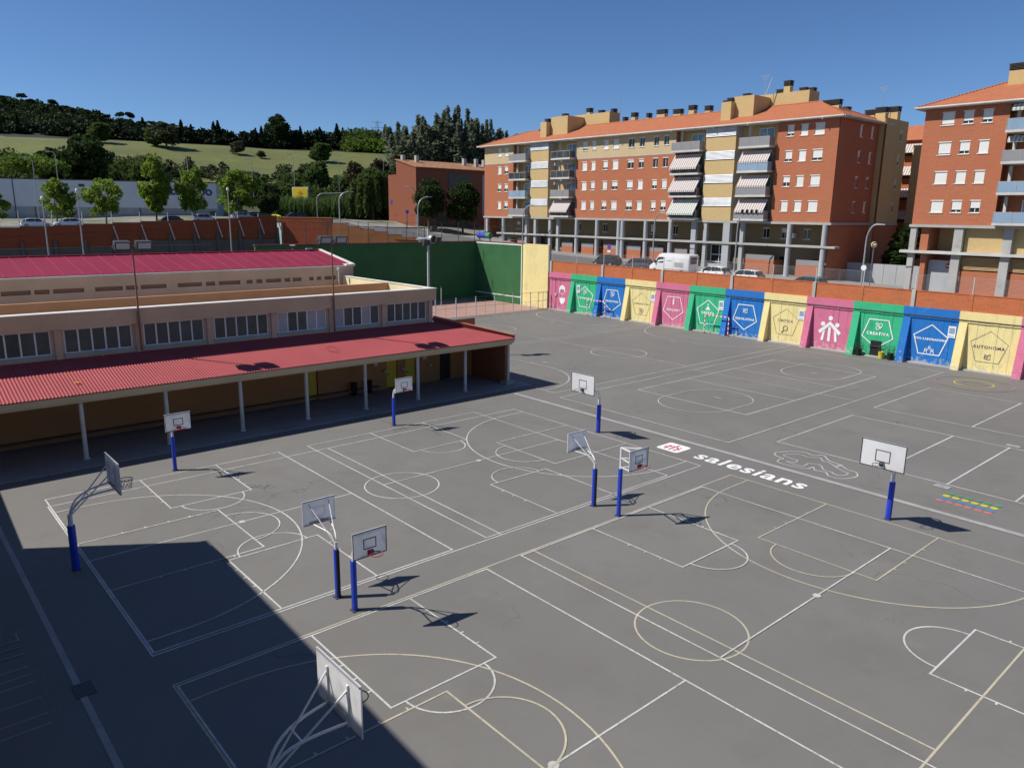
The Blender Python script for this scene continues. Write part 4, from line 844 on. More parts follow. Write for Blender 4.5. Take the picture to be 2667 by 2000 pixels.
def balcony(parent, y0, y1, z, X, rail, awn=None, awn_m='awning', door='glass_blue', drop=1.25):
    o = MB().box(X-1.15, X+1.3, y0, y1, z-.12, z+.14).build('balcony', 'concrete_light', parent)
    r = MB().box(X-1.12, X-1.08, y0+.03, y1-.03, z+.16, z+1.12).box(X-1.08, X-.02, y0+.03, y0+.07, z+.16, z+1.12).box(X-1.08, X-.02, y1-.07, y1-.03, z+.16, z+1.12).build('balcony_panel', rail, o)
    mb = MB(); mb.bar((X-1.1, y0+.02, z+1.15), (X-1.1, y1-.02, z+1.15), .05)
    for k in range(4): y = y0+.05+(y1-y0-.1)*k/3; mb.bar((X-1.13, y, z+.1), (X-1.13, y, z+1.15), .035)
    mb.build('handrail', 'frame_grey', o)
    yc = (y0+y1)/2-.3; d = MB().box(X+1.24, X+1.28, yc-1.0, yc+1.0, z+.14, z+2.3).build('balcony_door', door, o)
    mb = MB(); [mb.box(X+1.2, X+1.235, yc+a-.035, yc+a+.035, z+.14, z+2.3) for a in (-1, 0, 1)]; mb.box(X+1.2, X+1.235, yc-1, yc+1, z+2.3, z+2.37); mb.build('door_frame', 'frame_white', o)
    MB().box(X+.35, X+.6, y1-.62, y1-.37, z+.14, z+2.68).build('inner_post', 'concrete_light', o)
    if awn:
        zt = z+2.5; w0 = X-.25; w1 = X-.25-drop*.75*awn; zb = zt-drop*awn*1.05; mb = MB()
        mb.hexa([(w0, y0+.1, zt), (w0, y1-.1, zt), (w1, y1-.1, zb), (w1, y0+.1, zb)][::1], [(w0, y0+.1, zt+.03), (w0, y1-.1, zt+.03), (w1, y1-.1, zb+.03), (w1, y0+.1, zb+.03)])
        mb.quad((w1-.005, y0+.1, zb), (w1-.005, y1-.1, zb), (w1-.005, y1-.1, zb-.2), (w1-.005, y0+.1, zb-.2)); mb.build('awning', awn_m, o)
    return o
def bay(parent, X, y0, y1, wallm='brick_ochre'):           # recessed loggia bay behind balconies
    MB().box(X+1.3, X+1.5, y0, y1, 12.1, 23.6).build('loggia_wall', wallm, parent)
def tower(parent, X, y0, y1):
    p_ = MB().box(X-.25, X+1.9, y0, y1, 12.0, 23.66).build('stair_tower', 'brick_ochre', parent)
    for zt in (23.6, 20.74, 17.82, 14.9):
        q = MB().box(X-.275, X-.252, y0, y1, zt-1.08, zt).build('louvre_band', 'louvre_gap', parent)
        mb = MB(); n = 7
        for k in range(n): z = zt-1.06+1.06*k/n; mb.hexa([(X-.36, y0, z), (X-.36, y1, z), (X-.28, y1, z+.02), (X-.28, y0, z+.02)], [(X-.30, y0, z+.11), (X-.30, y1, z+.11), (X-.28, y1, z+.12), (X-.28, y0, z+.12)])
        mb.build('slats', 'louvre', q)
    [MB().box(X-.25, X+1.9, y0-.02, y0-.001, z-1.1, z).build('side_band', 'concrete', parent) for z in (23.6, 20.74, 17.82, 14.9)]
def hip_roof(parent, x0, x1, y0, y1, ze, zr, hipl=True, hipr=True):
    xm = (x0+x1)/2; hw = (x1-x0)/2; a = (xm, y0+(hw if hipl else 0), zr); b = (xm, y1-(hw if hipr else 0), zr); c = [(x0, y0, ze), (x1, y0, ze), (x1, y1, ze), (x0, y1, ze)]
    mb = MB(); mb.quad(c[0], a, b, c[3]); mb.quad(c[1], c[2], b, a); mb.add([c[0], c[1], a], [(0, 1, 2)]); mb.add([c[2], c[3], b], [(0, 1, 2)])
    r = mb.build('roof', 'roof_tile', parent)
    MB().tube([a, b], .12, 8).build('ridge_tiles', 'roof_tile', r)
    for p, q in ((c[0], a), (c[1], a), (c[2], b), (c[3], b)): MB().tube([p, q], .1, 6).build('hip_tiles', 'roof_tile', r)
    MB().box(x0+.02, x1-.02, y0+.02, y1-.02, ze-.16, ze-.04).build('soffit', 'concrete_light', r)
    MB().tube([(x0-.06, y0, ze-.06), (x0-.06, y1, ze-.06)], .1, 8).build('gutter', 'concrete_light', r)
    MB().tube([(x0, y0-.06, ze-.06), (x1, y0-.06, ze-.06)], .1, 8).build('gutter', 'concrete_light', r)
    return r
X0 = 87.0; PF = wallP('-x', X0)
ap = thing('apartment_block', 'long brick apartment block with tiled roof, stair towers and striped awnings', 'apartment', (87, 75, 5))
def facade(parent, y0, y1, cols, split=20.72, top=None, topm='brick_ochre_pale'):
    hl_ = [(a, b, z0, z1) for (a, b) in cols for (z0, z1) in WZ]
    if topm:
        wall(PF, y0, y1, 12.0, split, [h for h in hl_ if h[3] < split], .2).build('brick_wall', 'brick_apartment', parent)
        wall(PF, y0, y1, split+.12, 23.64, [h for h in hl_ if h[2] > split], .2).build('top_storey_wall', topm, parent)
        pbox(PF, y0, y1, split, split+.12, -.03, .1).build('string_course', 'concrete', parent)
    else: wall(PF, y0, y1, 12.0, 23.64, hl_, .2).build('brick_wall', 'brick_apartment', parent)
    for h in hl_:
        bl = blindf(rb)
        if h[2] > 21 and 66 < h[0] < 75: bl = 0
        if 18 < h[2] < 20 and 66 < h[0] < 75: bl = rb.choice((0, .3, .5, .9))
        window(PF, parent, *h, bl)
facade(ap, 99.4, 107.05, [(100.75, 101.66), (102.5, 103.4)])
facade(ap, 65.95, 84.65, [(67.16, 68.01), (68.89, 69.72), (71.39, 72.29), (73.23, 74.35), (76.13, 77.22), (78.17, 79.08), (80.65, 81.47), (82.36, 83.37)])
facade(ap, 43.3, 50.93, [(45.03, 46.21), (47.05, 47.95), (48.81, 49.69)], topm=None)
for a, b in ((94.9, 99.4), (84.65, 90.55), (61.0, 65.95), (50.93, 56.5)): bay(ap, X0, a, b)
[MB().box(X0+.02, X0+1.3, a, b, 12.0, 23.6).build('return_wall', 'brick_apartment', ap) for a, b in ((84.45, 84.65), (65.95, 66.1), (50.75, 50.93), (99.4, 99.6))]
tower(ap, X0, 90.6, 94.85); tower(ap, X0, 56.5, 60.95)
RL_ = ['railing_grey', 'railing_blue', 'glass_smoke', 'railing_grey']
for k, z in enumerate(FL):
    balcony(ap, 95.1, 99.3, z, X0, ['railing_grey', 'railing_blue', 'glass_smoke', 'railing_grey'][k], None, drop=.3)
    balcony(ap, 85.0, 89.2, z, X0, ['glass_smoke', 'railing_grey', 'glass_smoke', 'glass_smoke'][k], [1, .18, .18, None][k] if k != 3 else None, drop=1.6)
    balcony(ap, 61.3, 65.85, z, X0, ['glass_smoke', 'glass_smoke', 'glass_smoke', 'railing_grey'][k], [1.05, 1.0, 1.0, None][k], 'awning_green' if k == 0 else 'awning', drop=1.65)
    balcony(ap, 51.25, 55.5, z, X0, ['railing_grey', 'railing_grey', 'railing_blue', 'railing_grey'][k], [.85, .75, .75, None][k], drop=1.6)
for k in range(4): MB().lathe([(.1, 0), (.16, .05), (.2, .3), (.12, .42)], (X0-1.22, 52.2+.65*k, 13.0), 8).build('flower_pot', 'leaf_dark', ap)
MB().box(X0+.3, X0+11.2, 43.6, 43.8, 12.0, 23.6).build('end_wall_core', 'brick_apartment', ap)
PE = wallP('-y', 43.25); eh = [(a, a+.62, z0-.05, z1) for a in (92.1, 95.0) for z0, z1 in WZ]
wall(PE, X0, X0+9.9, 5.0, 23.6, eh, .2).build('end_wall', 'brick_apartment', ap)
for h in eh: window(PE, ap, *h, rb.choice((.2, .5, 1, .1)))
MB().box(X0+.1, X0+11.2, 107.05, 107.2, 6, 23.6).build('far_end_wall', 'brick_apartment', ap)
MB().box(X0+1.5, X0+11.2, 43.8, 107.05, 12.1, 23.6).build('core', 'brick_apartment', ap)
MB().box(X0-.25, X0+11.3, 43.0, 107.1, 11.72, 11.99).build('floor_slab', 'concrete', ap)
MB().box(X0-.4, X0+.9, 42.2, 103.2, 9.03, 9.27).build('arcade_slab', 'concrete', ap)
hip_roof(ap, X0-.75, X0+12, 42.5, 108.3, 23.82, 26.4)
for y in (54.6, 59.6, 66.2, 85.0, 95.4, 107.0, 45.0, 76): MB().tube([(X0-.85, y, 23.75), (X0-.85, y, 23.5)], .07, 6).build('gutter_outlet', 'concrete', ap)
# ochre stair heads on the roof
MB().box(88.3, 89.7, 92.9, 94.3, 23.9, 27.0).build('roof_stack', 'brick_ochre', ap); MB().box(89.2, 93.6, 89.0, 92.75, 23.9, 27.75).build('roof_block', 'brick_ochre', ap); MB().box(93.0, 95.5, 83.6, 92, 25, 28.2).build('roof_block', 'brick_ochre', ap)
MB().box(88.3, 89.7, 58.6, 60.05, 23.9, 26.9).build('roof_stack', 'brick_ochre', ap); MB().box(89.2, 93.6, 55.9, 58.9, 23.9, 27.55).build('roof_block', 'brick_ochre', ap); MB().box(93.0, 95.5, 50.6, 58.9, 25, 28.0).build('roof_block', 'brick_ochre', ap)
CH = [(92.3, 98.4, 26.0, .9), (89, 93.6, 27.0, .9), (90.5, 91.2, 27.75, .9), (93.2, 88.4, 28.6, .9), (94, 86.5, 28.2, .9), (94, 83.9, 28.2, .7), (93, 80.6, 26.6, .5), (93, 78.8, 27.1, .9), (93, 76.0, 26.8, .5), (93, 73.6, 27.1, 1.7), (93, 70.7, 26.9, 1.5), (93, 68.2, 27.2, 1.1), (93, 65.5, 26.9, 1.0), (93, 62.7, 27.3, .6), (89, 59.3, 26.9, .9), (91, 58.3, 27.55, .9), (93.6, 55.0, 28.0, 1.1), (93.3, 53.9, 28.9, 1.0), (94.2, 52.2, 28.0, 1.0), (94.4, 51.2, 27.9, .8), (92.5, 47.4, 25.9, 2.4)]
for x, y, z, l in CH: chimney(ap, x, y, z-1.5, z-.12, .75, l*.85)
def antenna(parent, x, y, z0, z1, w=.8):
    mb = MB(); mb.tube([(x, y, z0), (x, y, z1)], .035, 6)
    for k in range(3): mb.bar((x-.2, y-w*(1-.25*k)/2, z1-.25*k), (x+.2, y+w*(1-.25*k)/2, z1-.25*k), .035)
    mb.build('antenna', 'steel', parent)
antenna(ap, 94, 82.3, 26, 31.2); antenna(ap, 92, 56.2, 27.5, 30.2, 1.6); MB().bar((92, 56.2, 27.5), (92.2, 55.4, 29.9), .07).build('antenna_mast', 'concrete_light', ap)
# arcade: columns, rear wall, garden boxes
for y, sq in ((106.3, 1), (101.75, 0), (95.9, 1), (93.7, 1), (90.2, 1), (88.35, 1), (84.1, 0), (79.8, 0), (75.45, 0), (74.7, 0), (70.4, 0), (66.0, 0), (62.1, 2), (60.3, 1), (56.95, 3), (54.75, 1), (48.2, 0), (43.75, 0)):
    zb = street_z(y)-.1; w = {0: .32, 1: .25, 2: .38, 3: .5}[sq]
    if sq: MB().box(X0-w*.5, X0+.35, y-w, y+w, zb, 8.99).box(X0-w*.5, X0+.35, y-w, y+w, 9.28, 11.71).build('pillar', 'column_grey', ap)
    else: MB().lathe([(.33, 0), (.32, .05), (.32, 8.99-zb)], (X0, y, zb), 16).build('column', 'column_grey', ap); MB().lathe([(.32, 0), (.32, 11.71-9.28)], (X0, y, 9.28), 16).build('column', 'column_grey', ap)
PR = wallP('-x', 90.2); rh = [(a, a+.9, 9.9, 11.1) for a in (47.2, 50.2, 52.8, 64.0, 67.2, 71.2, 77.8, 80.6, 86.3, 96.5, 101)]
wall(PR, 43.4, 107, 5, 11.75, rh, .15).build('arcade_rear_wall', 'brick_arcade_shaded', ap)
for h in rh: window(PR, ap, *h, rb.choice((0, .4, .8)))
for a in (45.6, 50.0, 53.0, 69.5, 76.5, 81.5, 87.6): MB().box(90.1, 90.19, a, a+.95, street_z(a)+.1, street_z(a)+2.3).build('dark_door', 'glass_dark', ap)
for i, (a, b) in enumerate(((100.3, 103.3), (96.3, 98.5), (85.3, 87.7), (80.8, 83.35), (76.2, 78.7), (71.5, 74.4), (67.4, 70.4), (63.3, 65.9), (50.2, 54.4), (44.1, 47.2))):
    zg = street_z(a); z1 = max(7.55, zg+1.1) if a > 60 else 7.25 if a > 49 else 6.9
    MB().box(87.35, 89.6, a, b, zg-.2, z1).build('garden_box', 'brick_apartment', ap); MB().box(87.36, 87.42, a, b, z1, z1+.62).build('box_screen', 'railing_grey', ap)
MB().box(88.2, 88.3, 57.4, 60.0, 5.6, 8.9).build('entrance_glass', 'glass_dark', ap)
mb = MB(); [mb.box(88.1, 88.19, a, a+.08, 5.6, 8.9) for a in (57.4, 58.65, 59.92)]; [mb.box(88.1, 88.19, 57.4, 60, z, z+.1) for z in (6.55, 7.5, 8.8)]; mb.build('entrance_frame', 'frame_white', ap)
MB().box(87.3, 88.1, 56.5, 60.9, 5.2, 6.35).build('ramp_wall', 'column_grey', ap)
MB().box(88.0, 88.1, 91.0, 93.5, 6.6, 8.9).build('entrance_glass', 'glass_dark', ap)
MB().box(89.3, 90.1, 48.9, 49.7, 10.0, 10.6).build('air_conditioner', 'frame_white', ap)
# wing behind the main block (ochre) and the yard gate between the blocks
ow = thing('ochre_wing', 'plain ochre brick wing with narrow windows behind the brick block corner', 'apartment', (100, 45, 5))
PO = wallP('-y', 42.4); oh = [(101.1, 101.6, z0, z1) for z0, z1 in WZ]
wall(PO, 97.0, 103.2, 12.0, 24.4, oh, .2).build('wall', 'brick_ochre', ow)
for h in oh: window(PO, ow, *h, rb.choice((.3, 0, .6)))
MB().box(97.0, 103.2, 42.65, 60, 5, 24.38).build('core', 'brick_ochre', ow); MB().box(97, 103.2, 42.39, 42.6, 5.0, 11.7).build('base_wall', 'brick_apartment', ow); MB().box(96.9, 103.3, 42.3, 60, 11.7, 11.98).build('band', 'concrete', ow)
for y, x, z in ((44, 98.5, 25.2), (46, 100.0, 25.2), (44, 102.0, 25.6), (50, 101, 26)): chimney(ow, x, y, z-1.2, z, .9, 1.2)
antenna(ow, 101, 45, 24.4, 28.6, 1.4)
# right-hand block
bb = thing('apartment_block', 'brick apartment block cut by the right edge, with roller blinds and glass balconies', 'apartment', (87.5, 28, 5))
facade(bb, 26.35, 34.15, [(27.81, 28.72), (29.52, 30.46), (31.29, 32.48)], topm=None)
bay(bb, X0, 19.5, 26.35, 'brick_apartment')
for k, z in enumerate(FL): balcony(bb, 21.3, 26.2, z, X0, ['railing_blue', 'railing_blue', 'railing_grey', 'railing_blue'][k], [None, None, .25, .25][k], 'awning_green', drop=1.4)
facade(bb, 6, 19.5, [(8, 9), (10, 11), (13, 14), (16, 17)], topm=None)
MB().box(X0+1.5, X0+11.2, 6, 34.0, 12.1, 23.6).build('core', 'brick_apartment', bb); MB().box(X0+.01, X0+11, 34.0, 34.15, 12, 23.6).build('end_wall', 'brick_apartment', bb)
MB().box(X0-.25, X0+11.3, 6, 34.3, 11.72, 11.99).build('floor_slab', 'concrete', bb); MB().box(X0-.5, X0+.8, 6, 34.9, 9.0, 9.27).build('arcade_slab', 'concrete_light', bb)
hip_roof(bb, X0-.75, X0+12, 5, 35.0, 23.82, 26.4)
chimney(bb, 91.5, 27.6, 25.2, 27.3, 1.0, 1.5)
for y, w in ((33.85, .3), (29.4, .42), (24.9, .4), (20, .4)): MB().box(X0-.1, X0+.4, y-w, y+w, street_z(y)-.2, 8.99).box(X0-.1, X0+.4, y-w, y+w, 9.28, 11.71).build('pillar', 'concrete', bb)
MB().box(X0+3.2, X0+3.4, 6, 34, 9.3, 11.71).build('upper_rear_wall', 'brick_ochre', bb)
MB().box(X0+.5, X0+.7, 6, 28.9, 9.28, 11.71).build('ochre_panel', 'brick_ochre', bb)
MB().box(X0+3.2, X0+3.4, 6, 34, 4.5, 8.99).build('lower_rear_wall', 'brick_apartment', bb); MB().box(X0+.3, X0+.6, 6, 28.9, 4.5, 7.35).build('front_wall', 'brick_apartment', bb)
MB().box(X0+.31, X0+3.2, 32.4, 32.9, 4.5, 8.99).box(X0+.31, X0+3.2, 32.4, 33.2, 9.28, 11.7).build('side_wall', 'brick_apartment', bb)
mb = MB(); [mb.box(X0+.4, X0+.5, 6, 28.9, 7.5+.12*k, 7.57+.12*k) for k in range(11)]; mb.build('slatted_vent', 'brick_ochre', bb)
gd = MB().box(X0+1.0, X0+1.1, 29.6, 32.3, 4.6, 8.3).build('garage_door', 'column_grey', bb); mb = MB(); mb.tube([(X0+.97, 30.3, 7.75), (X0+.995, 30.3, 7.75)], .28, 18); sg = mb.build('no_entry_sign', 'sign_red', gd); MB().box(X0+.955, X0+.968, 30.1, 30.5, 7.7, 7.8).build('sign_bar', 'frame_white', gd)
bc = thing('apartment_block', 'far brick building with striped window awnings seen through the gap', 'apartment', (112, 45, 5))
MB().box(110, 118, 38.0, 50, 5, 22.8).build('wall', 'brick_apartment', bc); MB().hexa([(109.6, 37.5, 22.8), (118, 37.5, 22.8), (118, 50, 22.8), (109.6, 50, 22.8)], [(113, 37.5, 25), (114, 37.5, 25), (114, 50, 25), (113, 50, 25)]).build('roof', 'roof_tile', bc)
MB().box(106, 110, 36.2, 42.6, 5, 21.8).build('ochre_part', 'brick_ochre', bc)
for k, z in enumerate((12.2, 15.1, 18.0, 20.9)):
    w_ = MB().box(109.92, 109.99, 43.2, 45.5, z-.1, z+1.3).build('window', 'glass_dark', bc)
    MB().hexa([(109.95, 43.0, z+1.4), (109.95, 45.7, z+1.4), (109.1, 45.7, z+.25), (109.1, 43.0, z+.25)], [(109.95, 43.0, z+1.45), (109.95, 45.7, z+1.45), (109.1, 45.7, z+.3), (109.1, 43.0, z+.3)]).build('awning', 'awning', bc)
gt = thing('yard_gate', 'grey panelled metal gate closing the gap between the brick blocks', 'gate', (92, 39, 5))
for k in range(6): MB().box(92.0, 92.06, 34.2+1.48*k, 35.64+1.48*k, 4.8, 7.3).build('gate_panel', 'column_grey', gt)
# ------------------------------------------------------------------ brown brick building at the bend
b2 = thing('brown_building', 'brown brick building with sloping tiled roof behind the street trees', 'building', (88, 130, 9))
P2 = wallP('-x', 88.0)
h2 = [(136.7, 138.4, 10.25, 11.9), (130.9, 134.0, 10.0, 11.7)]
mb = wall(P2, 130, 140.3, 8.5, 20.0, h2, .25); mb.add([(88, 130, 20), (88, 137, 20), (88, 137, 22.85), (88, 130, 21.25)], [(0, 1, 2, 3)]); mb.build('sunny_wall', 'brick_brown', b2)
for i, h in enumerate(h2): MB().box(88.18, 88.24, h[0], h[1], h[2], h[3]).build('window', 'shutter_white' if i == 0 else 'glass_blue', b2); 
mb = MB(); [mb.box(88.1, 88.17, 130.9, 134, z, z+.1) for z in (10.0, 11.1, 11.6)]; mb.build('window_frame', 'frame_white', b2)
MB().box(88.02, 140, 130, 130.25, 8, 21.25).build('shady_wall', 'brick_brown', b2); MB().box(96, 102, 129.9, 130, 17.0, 20.4).build('grey_panel', 'concrete_dark', b2); MB().box(105.0, 140, 129.9, 130, 12, 20.4).build('grey_panel', 'column_grey', b2)
MB().box(88.02, 140, 130.25, 140.3, 8, 19.98).build('core', 'brick_brown', b2)
mb = MB(); mb.hexa([(87.8, 129.6, 21.15), (140, 129.6, 21.15), (140, 137.2, 22.9), (87.8, 137.2, 22.9)], [(87.8, 129.6, 21.3), (140, 129.6, 21.3), (140, 137.2, 23.05), (87.8, 137.2, 23.05)]); mb.build('roof', 'tile_old', b2)
MB().box(88.02, 140, 137.0, 137.2, 20, 22.9).build('ridge_wall', 'brick_brown', b2)
for x, y in ((89, 136.3), (91.5, 135), (103.5, 134.5), (106, 133.5), (109, 134.5)): MB().box(x, x+.7, y, y+.7, 21.5, 23.9).build('chimney', 'concrete', b2)
MB().box(87.9, 87.98, 139.0, 139.6, 14.2, 14.9).build('street_name_plate', 'sign_blue', b2)
[MB().box(a, a+3, 129.86, 129.99, 9.5, 12.0).build('shopfront', 'glass_dark', b2) for a in (93, 98)]
# ------------------------------------------------------------------ warehouse
wa = Vector((26, 195, 0)); wb = Vector((65.4, 176.8, 0)); wt = (wb-wa).normalized(); wn_ = Vector((wt.y, -wt.x, 0))  # towards the camera
wh = thing('warehouse', 'long pale grey warehouse wall with large blue lettering', 'warehouse', (46, 186, 10))
def wq(name, s0, s1, z0, z1, m, d=0, th=.3):
    a = wb-wt*s0+wn_*d; b = wb-wt*s1+wn_*d; e = -wn_*th
    return MB().hexa([(*(a.xy), z0), (*(b.xy), z0), (*((b+e).xy), z0), (*((a+e).xy), z0)], [(*(a.xy), z1), (*(b.xy), z1), (*((b+e).xy), z1), (*((a+e).xy), z1)]).build(name, m, wh)
wq('base_wall', 0, 95, 8.5, 12.6, 'warehouse_low', -.02); wq('wall', 0, 95, 12.6, 18.2, 'warehouse', 0); wq('roof_edge', -.1, 95, 18.2, 18.4, 'steel_dark', .1, 1)
wq('roof', 0, 95, 17.8, 18.15, 'concrete', -.35, 25); wq('end_wall', -.02, .2, 8.5, 18.1, 'warehouse', -.3, 25)
wq('downpipe', 40.2, 40.35, 9, 18.2, 'steel_dark', .1, .08); wq('downpipe', 36.5, 36.65, 10.5, 12.5, 'steel_dark', .1, .08); wq('panel_joint', 16.0, 16.15, 9, 12.6, 'steel_dark', .08, .08); wq('loading_panel', .4, 1.6, 11.3, 12.0, 'steel_dark', .08, .08)
c_ = wb-wt*5.3+wn_*.06
text_mesh('lettering', 'caprabo', 2.75, 'letter_blue', wt, (0, 0, 1), (c_.x, c_.y, 16.35), wh, bold=.05, thick=.02)
wq('roof_vent', 9.9, 11.2, 18.4, 19.2, 'cap_white', -.4, .8)

# ------------------------------------------------------------------ old brick retaining wall with buttresses
ob = thing('old_brick_wall', 'old dark brick retaining wall with buttresses behind the magenta roof', 'wall', (20, 106, 0))
PXs = [47.6, 44.96, 42.02, 38.99, 35.88, 32.7, 29.28, 25.96, 22.64, 19.39, 15.96, 12.6, 9.2, 5.8, 2.4, -1, -5, -9]
def wtop(x): return lerp_tab([(-10, 9.6), (14, 10.1), (22, 10.43), (31.5, 10.9), (39, 11.15), (44.9, 11.66), (47.7, 11.8)], x)
for i, (b, a) in enumerate(zip(PXs[:-1], PXs[1:])):
    zt = wtop((a+b)/2); zl = 9.4 if i < 6 else 8.6
    MB().box(a, b, 106.0, 106.35, zt-1.0, zt).build('brick_panel', 'brick_old', ob); MB().box(a, b, 105.94, 106.35, zl-.9, zt-1.002).build('brick_panel', 'brick_old', ob); MB().box(a, b, 105.8, 106.35, 0, zl-.902).build('stone_base', 'concrete_dark', ob)
    MB().box(a-.02, b+.02, 105.95, 106.4, zt, zt+.07).build('coping', 'concrete_dark', ob)
    MB().hexa([(b-.25, 104.6, 0), (b+.15, 104.6, 0), (b+.15, 105.8, 0), (b-.25, 105.8, 0)], [(b-.22, 105.75, zt-1.6), (b+.12, 105.75, zt-1.6), (b+.12, 105.9, zt-1.6), (b-.22, 105.9, zt-1.6)]).build('buttress', 'concrete_dark', ob)
    if i < 8: MB().bar((b, 105.85, zt-.2), (b+.35, 105.2, zt-2.3), .1).build('drain_pipe', 'concrete_light', ob)
fence('street_fence', 'thin wire fence with pale posts along the old dark brick wall', [(x, 106.2) for x in PXs[:14]], 3.2, 3.0, 'concrete_light', 'steel', 3, 0, .05, .006, 8.9)
MB().tube([(-9, 104.4, 7.6), (33, 92, 8.5)], .03, 6).build('cable', 'steel_dark', ob)
sw_ = thing('stepped_brick_wall', 'orange brick wall stepping down the street behind the dark green wall', 'wall', (56, 98, 0))
def slab(p, q, z0, z1, m, name, th=.35):
    p = Vector((*p, 0)); q = Vector((*q, 0)); t = (q-p).normalized(); n = Vector((-t.y, t.x, 0))*th
    return MB().hexa([(*p.xy, z0), (*q.xy, z0), (*(q+n).xy, z0), (*(p+n).xy, z0)], [(*p.xy, z1), (*q.xy, z1), (*(q+n).xy, z1), (*(p+n).xy, z1)]).build(name, m, sw_)
slab((48.2, 106), (53.2, 100), 0, 11.5, 'brick_old', 'high_brick_wall'); slab((48.15, 106), (53.2, 99.95), 11.5, 11.6, 'brick_stair', 'coping', .4)
N = 7
for k in range(N):
    p = Vector((53.2, 100)).lerp(Vector((63.5, 90.6)), k/N); q = Vector((53.2, 100)).lerp(Vector((63.5, 90.6)), (k+1)/N); z = 10.75-.36*k
    slab(p, q, 0, z, 'brick_stair', 'brick_step'); slab(p, q, z, z+.07, 'coping_maroon', 'coping', .4)
pts = [tuple(Vector((53.2, 100.4)).lerp(Vector((63.5, 91.0)), k/7)) for k in range(8)]
t = thing('step_railing', 'thin railing following the stepped orange brick wall', 'railing', (58, 96, 9))
for k, (x, y) in enumerate(pts): MB().tube([(x, y, 10.3-.36*k), (x, y, 11.9-.36*k)], .035, 6).build('post', 'concrete_light' if k % 2 else 'steel_dark', t)
for (a, b), (c, d), k in zip(pts, pts[1:], range(9)): MB().bar((a, b, 11.7-.36*k), (c, d, 11.34-.36*k), .03).build('rail', 'steel_dark', t)
# ------------------------------------------------------------------ lamps and signs
def curved_lamp(x, y, h, label, ang=0, reach=1.6, zb=None, m='steel'):
    z = tz(x, y) if zb is None else zb; t = thing('street_lamp', label, 'street lamp', (x, y, z), 0, 'curved street lamps'); d = Vector((math.cos(R(ang)), math.sin(R(ang)), 0))
    b = Vector((x, y, z)); MB().tube([b, b+Vector((0, 0, h*.72))]+[b+Vector((0, 0, h*.72))+d*reach*.8*(1-math.cos(s*math.pi/12))+Vector((0, 0, h*.25*math.sin(s*math.pi/12))) for s in range(1, 7)], [.11]+[.075]*7, 8).build('pole', m, t)
    e = b+d*reach*.8+Vector((0, 0, h*.97)); MB().hexa([e+Vector((-.1, -.12, -.05)), e+d*.75+Vector((0, -.1, -.04)), e+d*.75+Vector((0, .1, -.04)), e+Vector((-.1, .12, -.05))], [e+Vector((-.1, -.08, .1)), e+d*.75+Vector((0, -.06, .06)), e+d*.75+Vector((0, .06, .06)), e+Vector((-.1, .08, .1))]).build('lamp_head', 'frame_grey', t)
    return t
curved_lamp(56.4, 103.6, 5.3, 'curved street lamp standing at the top of the stepped brick wall', -20, 1.8)
curved_lamp(63.6, 93.6, 6.6, 'curved street lamp near the horn loudspeakers in front of the brown building', -10, 1.9, 8.3)
curved_lamp(83.6, 37.3, 7.2, 'curved street lamp by the grey gate between the two brick blocks', -90, 1.2, street_z(37))
curved_lamp(83.6, 66.2, 7.3, 'slender curved street lamp before the arcade at the middle of the long block', -100, 1.6, street_z(66))
curved_lamp(83.6, 53.3, 7.2, 'slender curved street lamp before the glass entrance of the long block', -60, .3, street_z(53))
curved_lamp(83.6, 93.0, 7.4, 'curved street lamp by the far end of the arcade', -70, 1.6, street_z(93))
curved_lamp(86.0, 127.0, 8.0, 'curved street lamp against the sunny wall of the brown building', 150, 1.8)
t = thing('globe_lamp', 'globe lamp on a thin post beside the grey gate', 'street lamp', (84.5, 36.8, street_z(36)))
MB().tube([(84.5, 36.8, street_z(36)), (84.5, 36.8, 9.45)], .05, 8).build('post', 'steel', t); MB().lathe([(.05, -.33), (.22, -.25), (.33, 0), (.22, .25), (.05, .33)], (84.5, 36.8, 9.75), 14).build('globe', 'cream_wall', t)
t = thing('round_mirror', 'small round white traffic mirror on the curved lamp by the gate', 'mirror', (83.3, 37.1, 8)); MB().tube([(83.35, 37.1, 7.3), (83.28, 37.1, 7.3)], .3, 16).build('disc', 'frame_white', t)
for i, (u, v, zt) in enumerate(((32.2, 166.9, 22.63), (54.2, 161.1, 23.06), (67.6, 161.4, 22.9), (75.4, 157.9, 24.13), (83.8, 153.6, 23.1), (27.7, 162.7, 21.1), (94.8, 153.0, 24.4))):
    x, y, zt = u*1.15, v*1.15, 12.63+(zt-12.63)*1.15; zb = tz(x, y)
    tl = thing('road_lamp', 'tall thin white road lamp beyond the avenue, '+('second from the left edge', 'third from the left edge', 'fourth from the left edge', 'nearest the yellow billboard on its right', 'behind the willow', 'nearest the left edge', 'beside the brown building')[i], 'street lamp', (x, y, zb), 0, 'tall thin road lamps beyond the avenue')
    MB().tube([(x, y, zb), (x, y, zt-.7), (x-.25, y+.1, zt-.1), (x-1.0, y+.3, zt)], [.1, .06, .055, .05], 6).build('pole', 'steel', tl); MB().bar((x-.9, y+.3, zt), (x-1.7, y+.5, zt+.02), .28, .14).build('lamp_head', 'frame_white', tl)
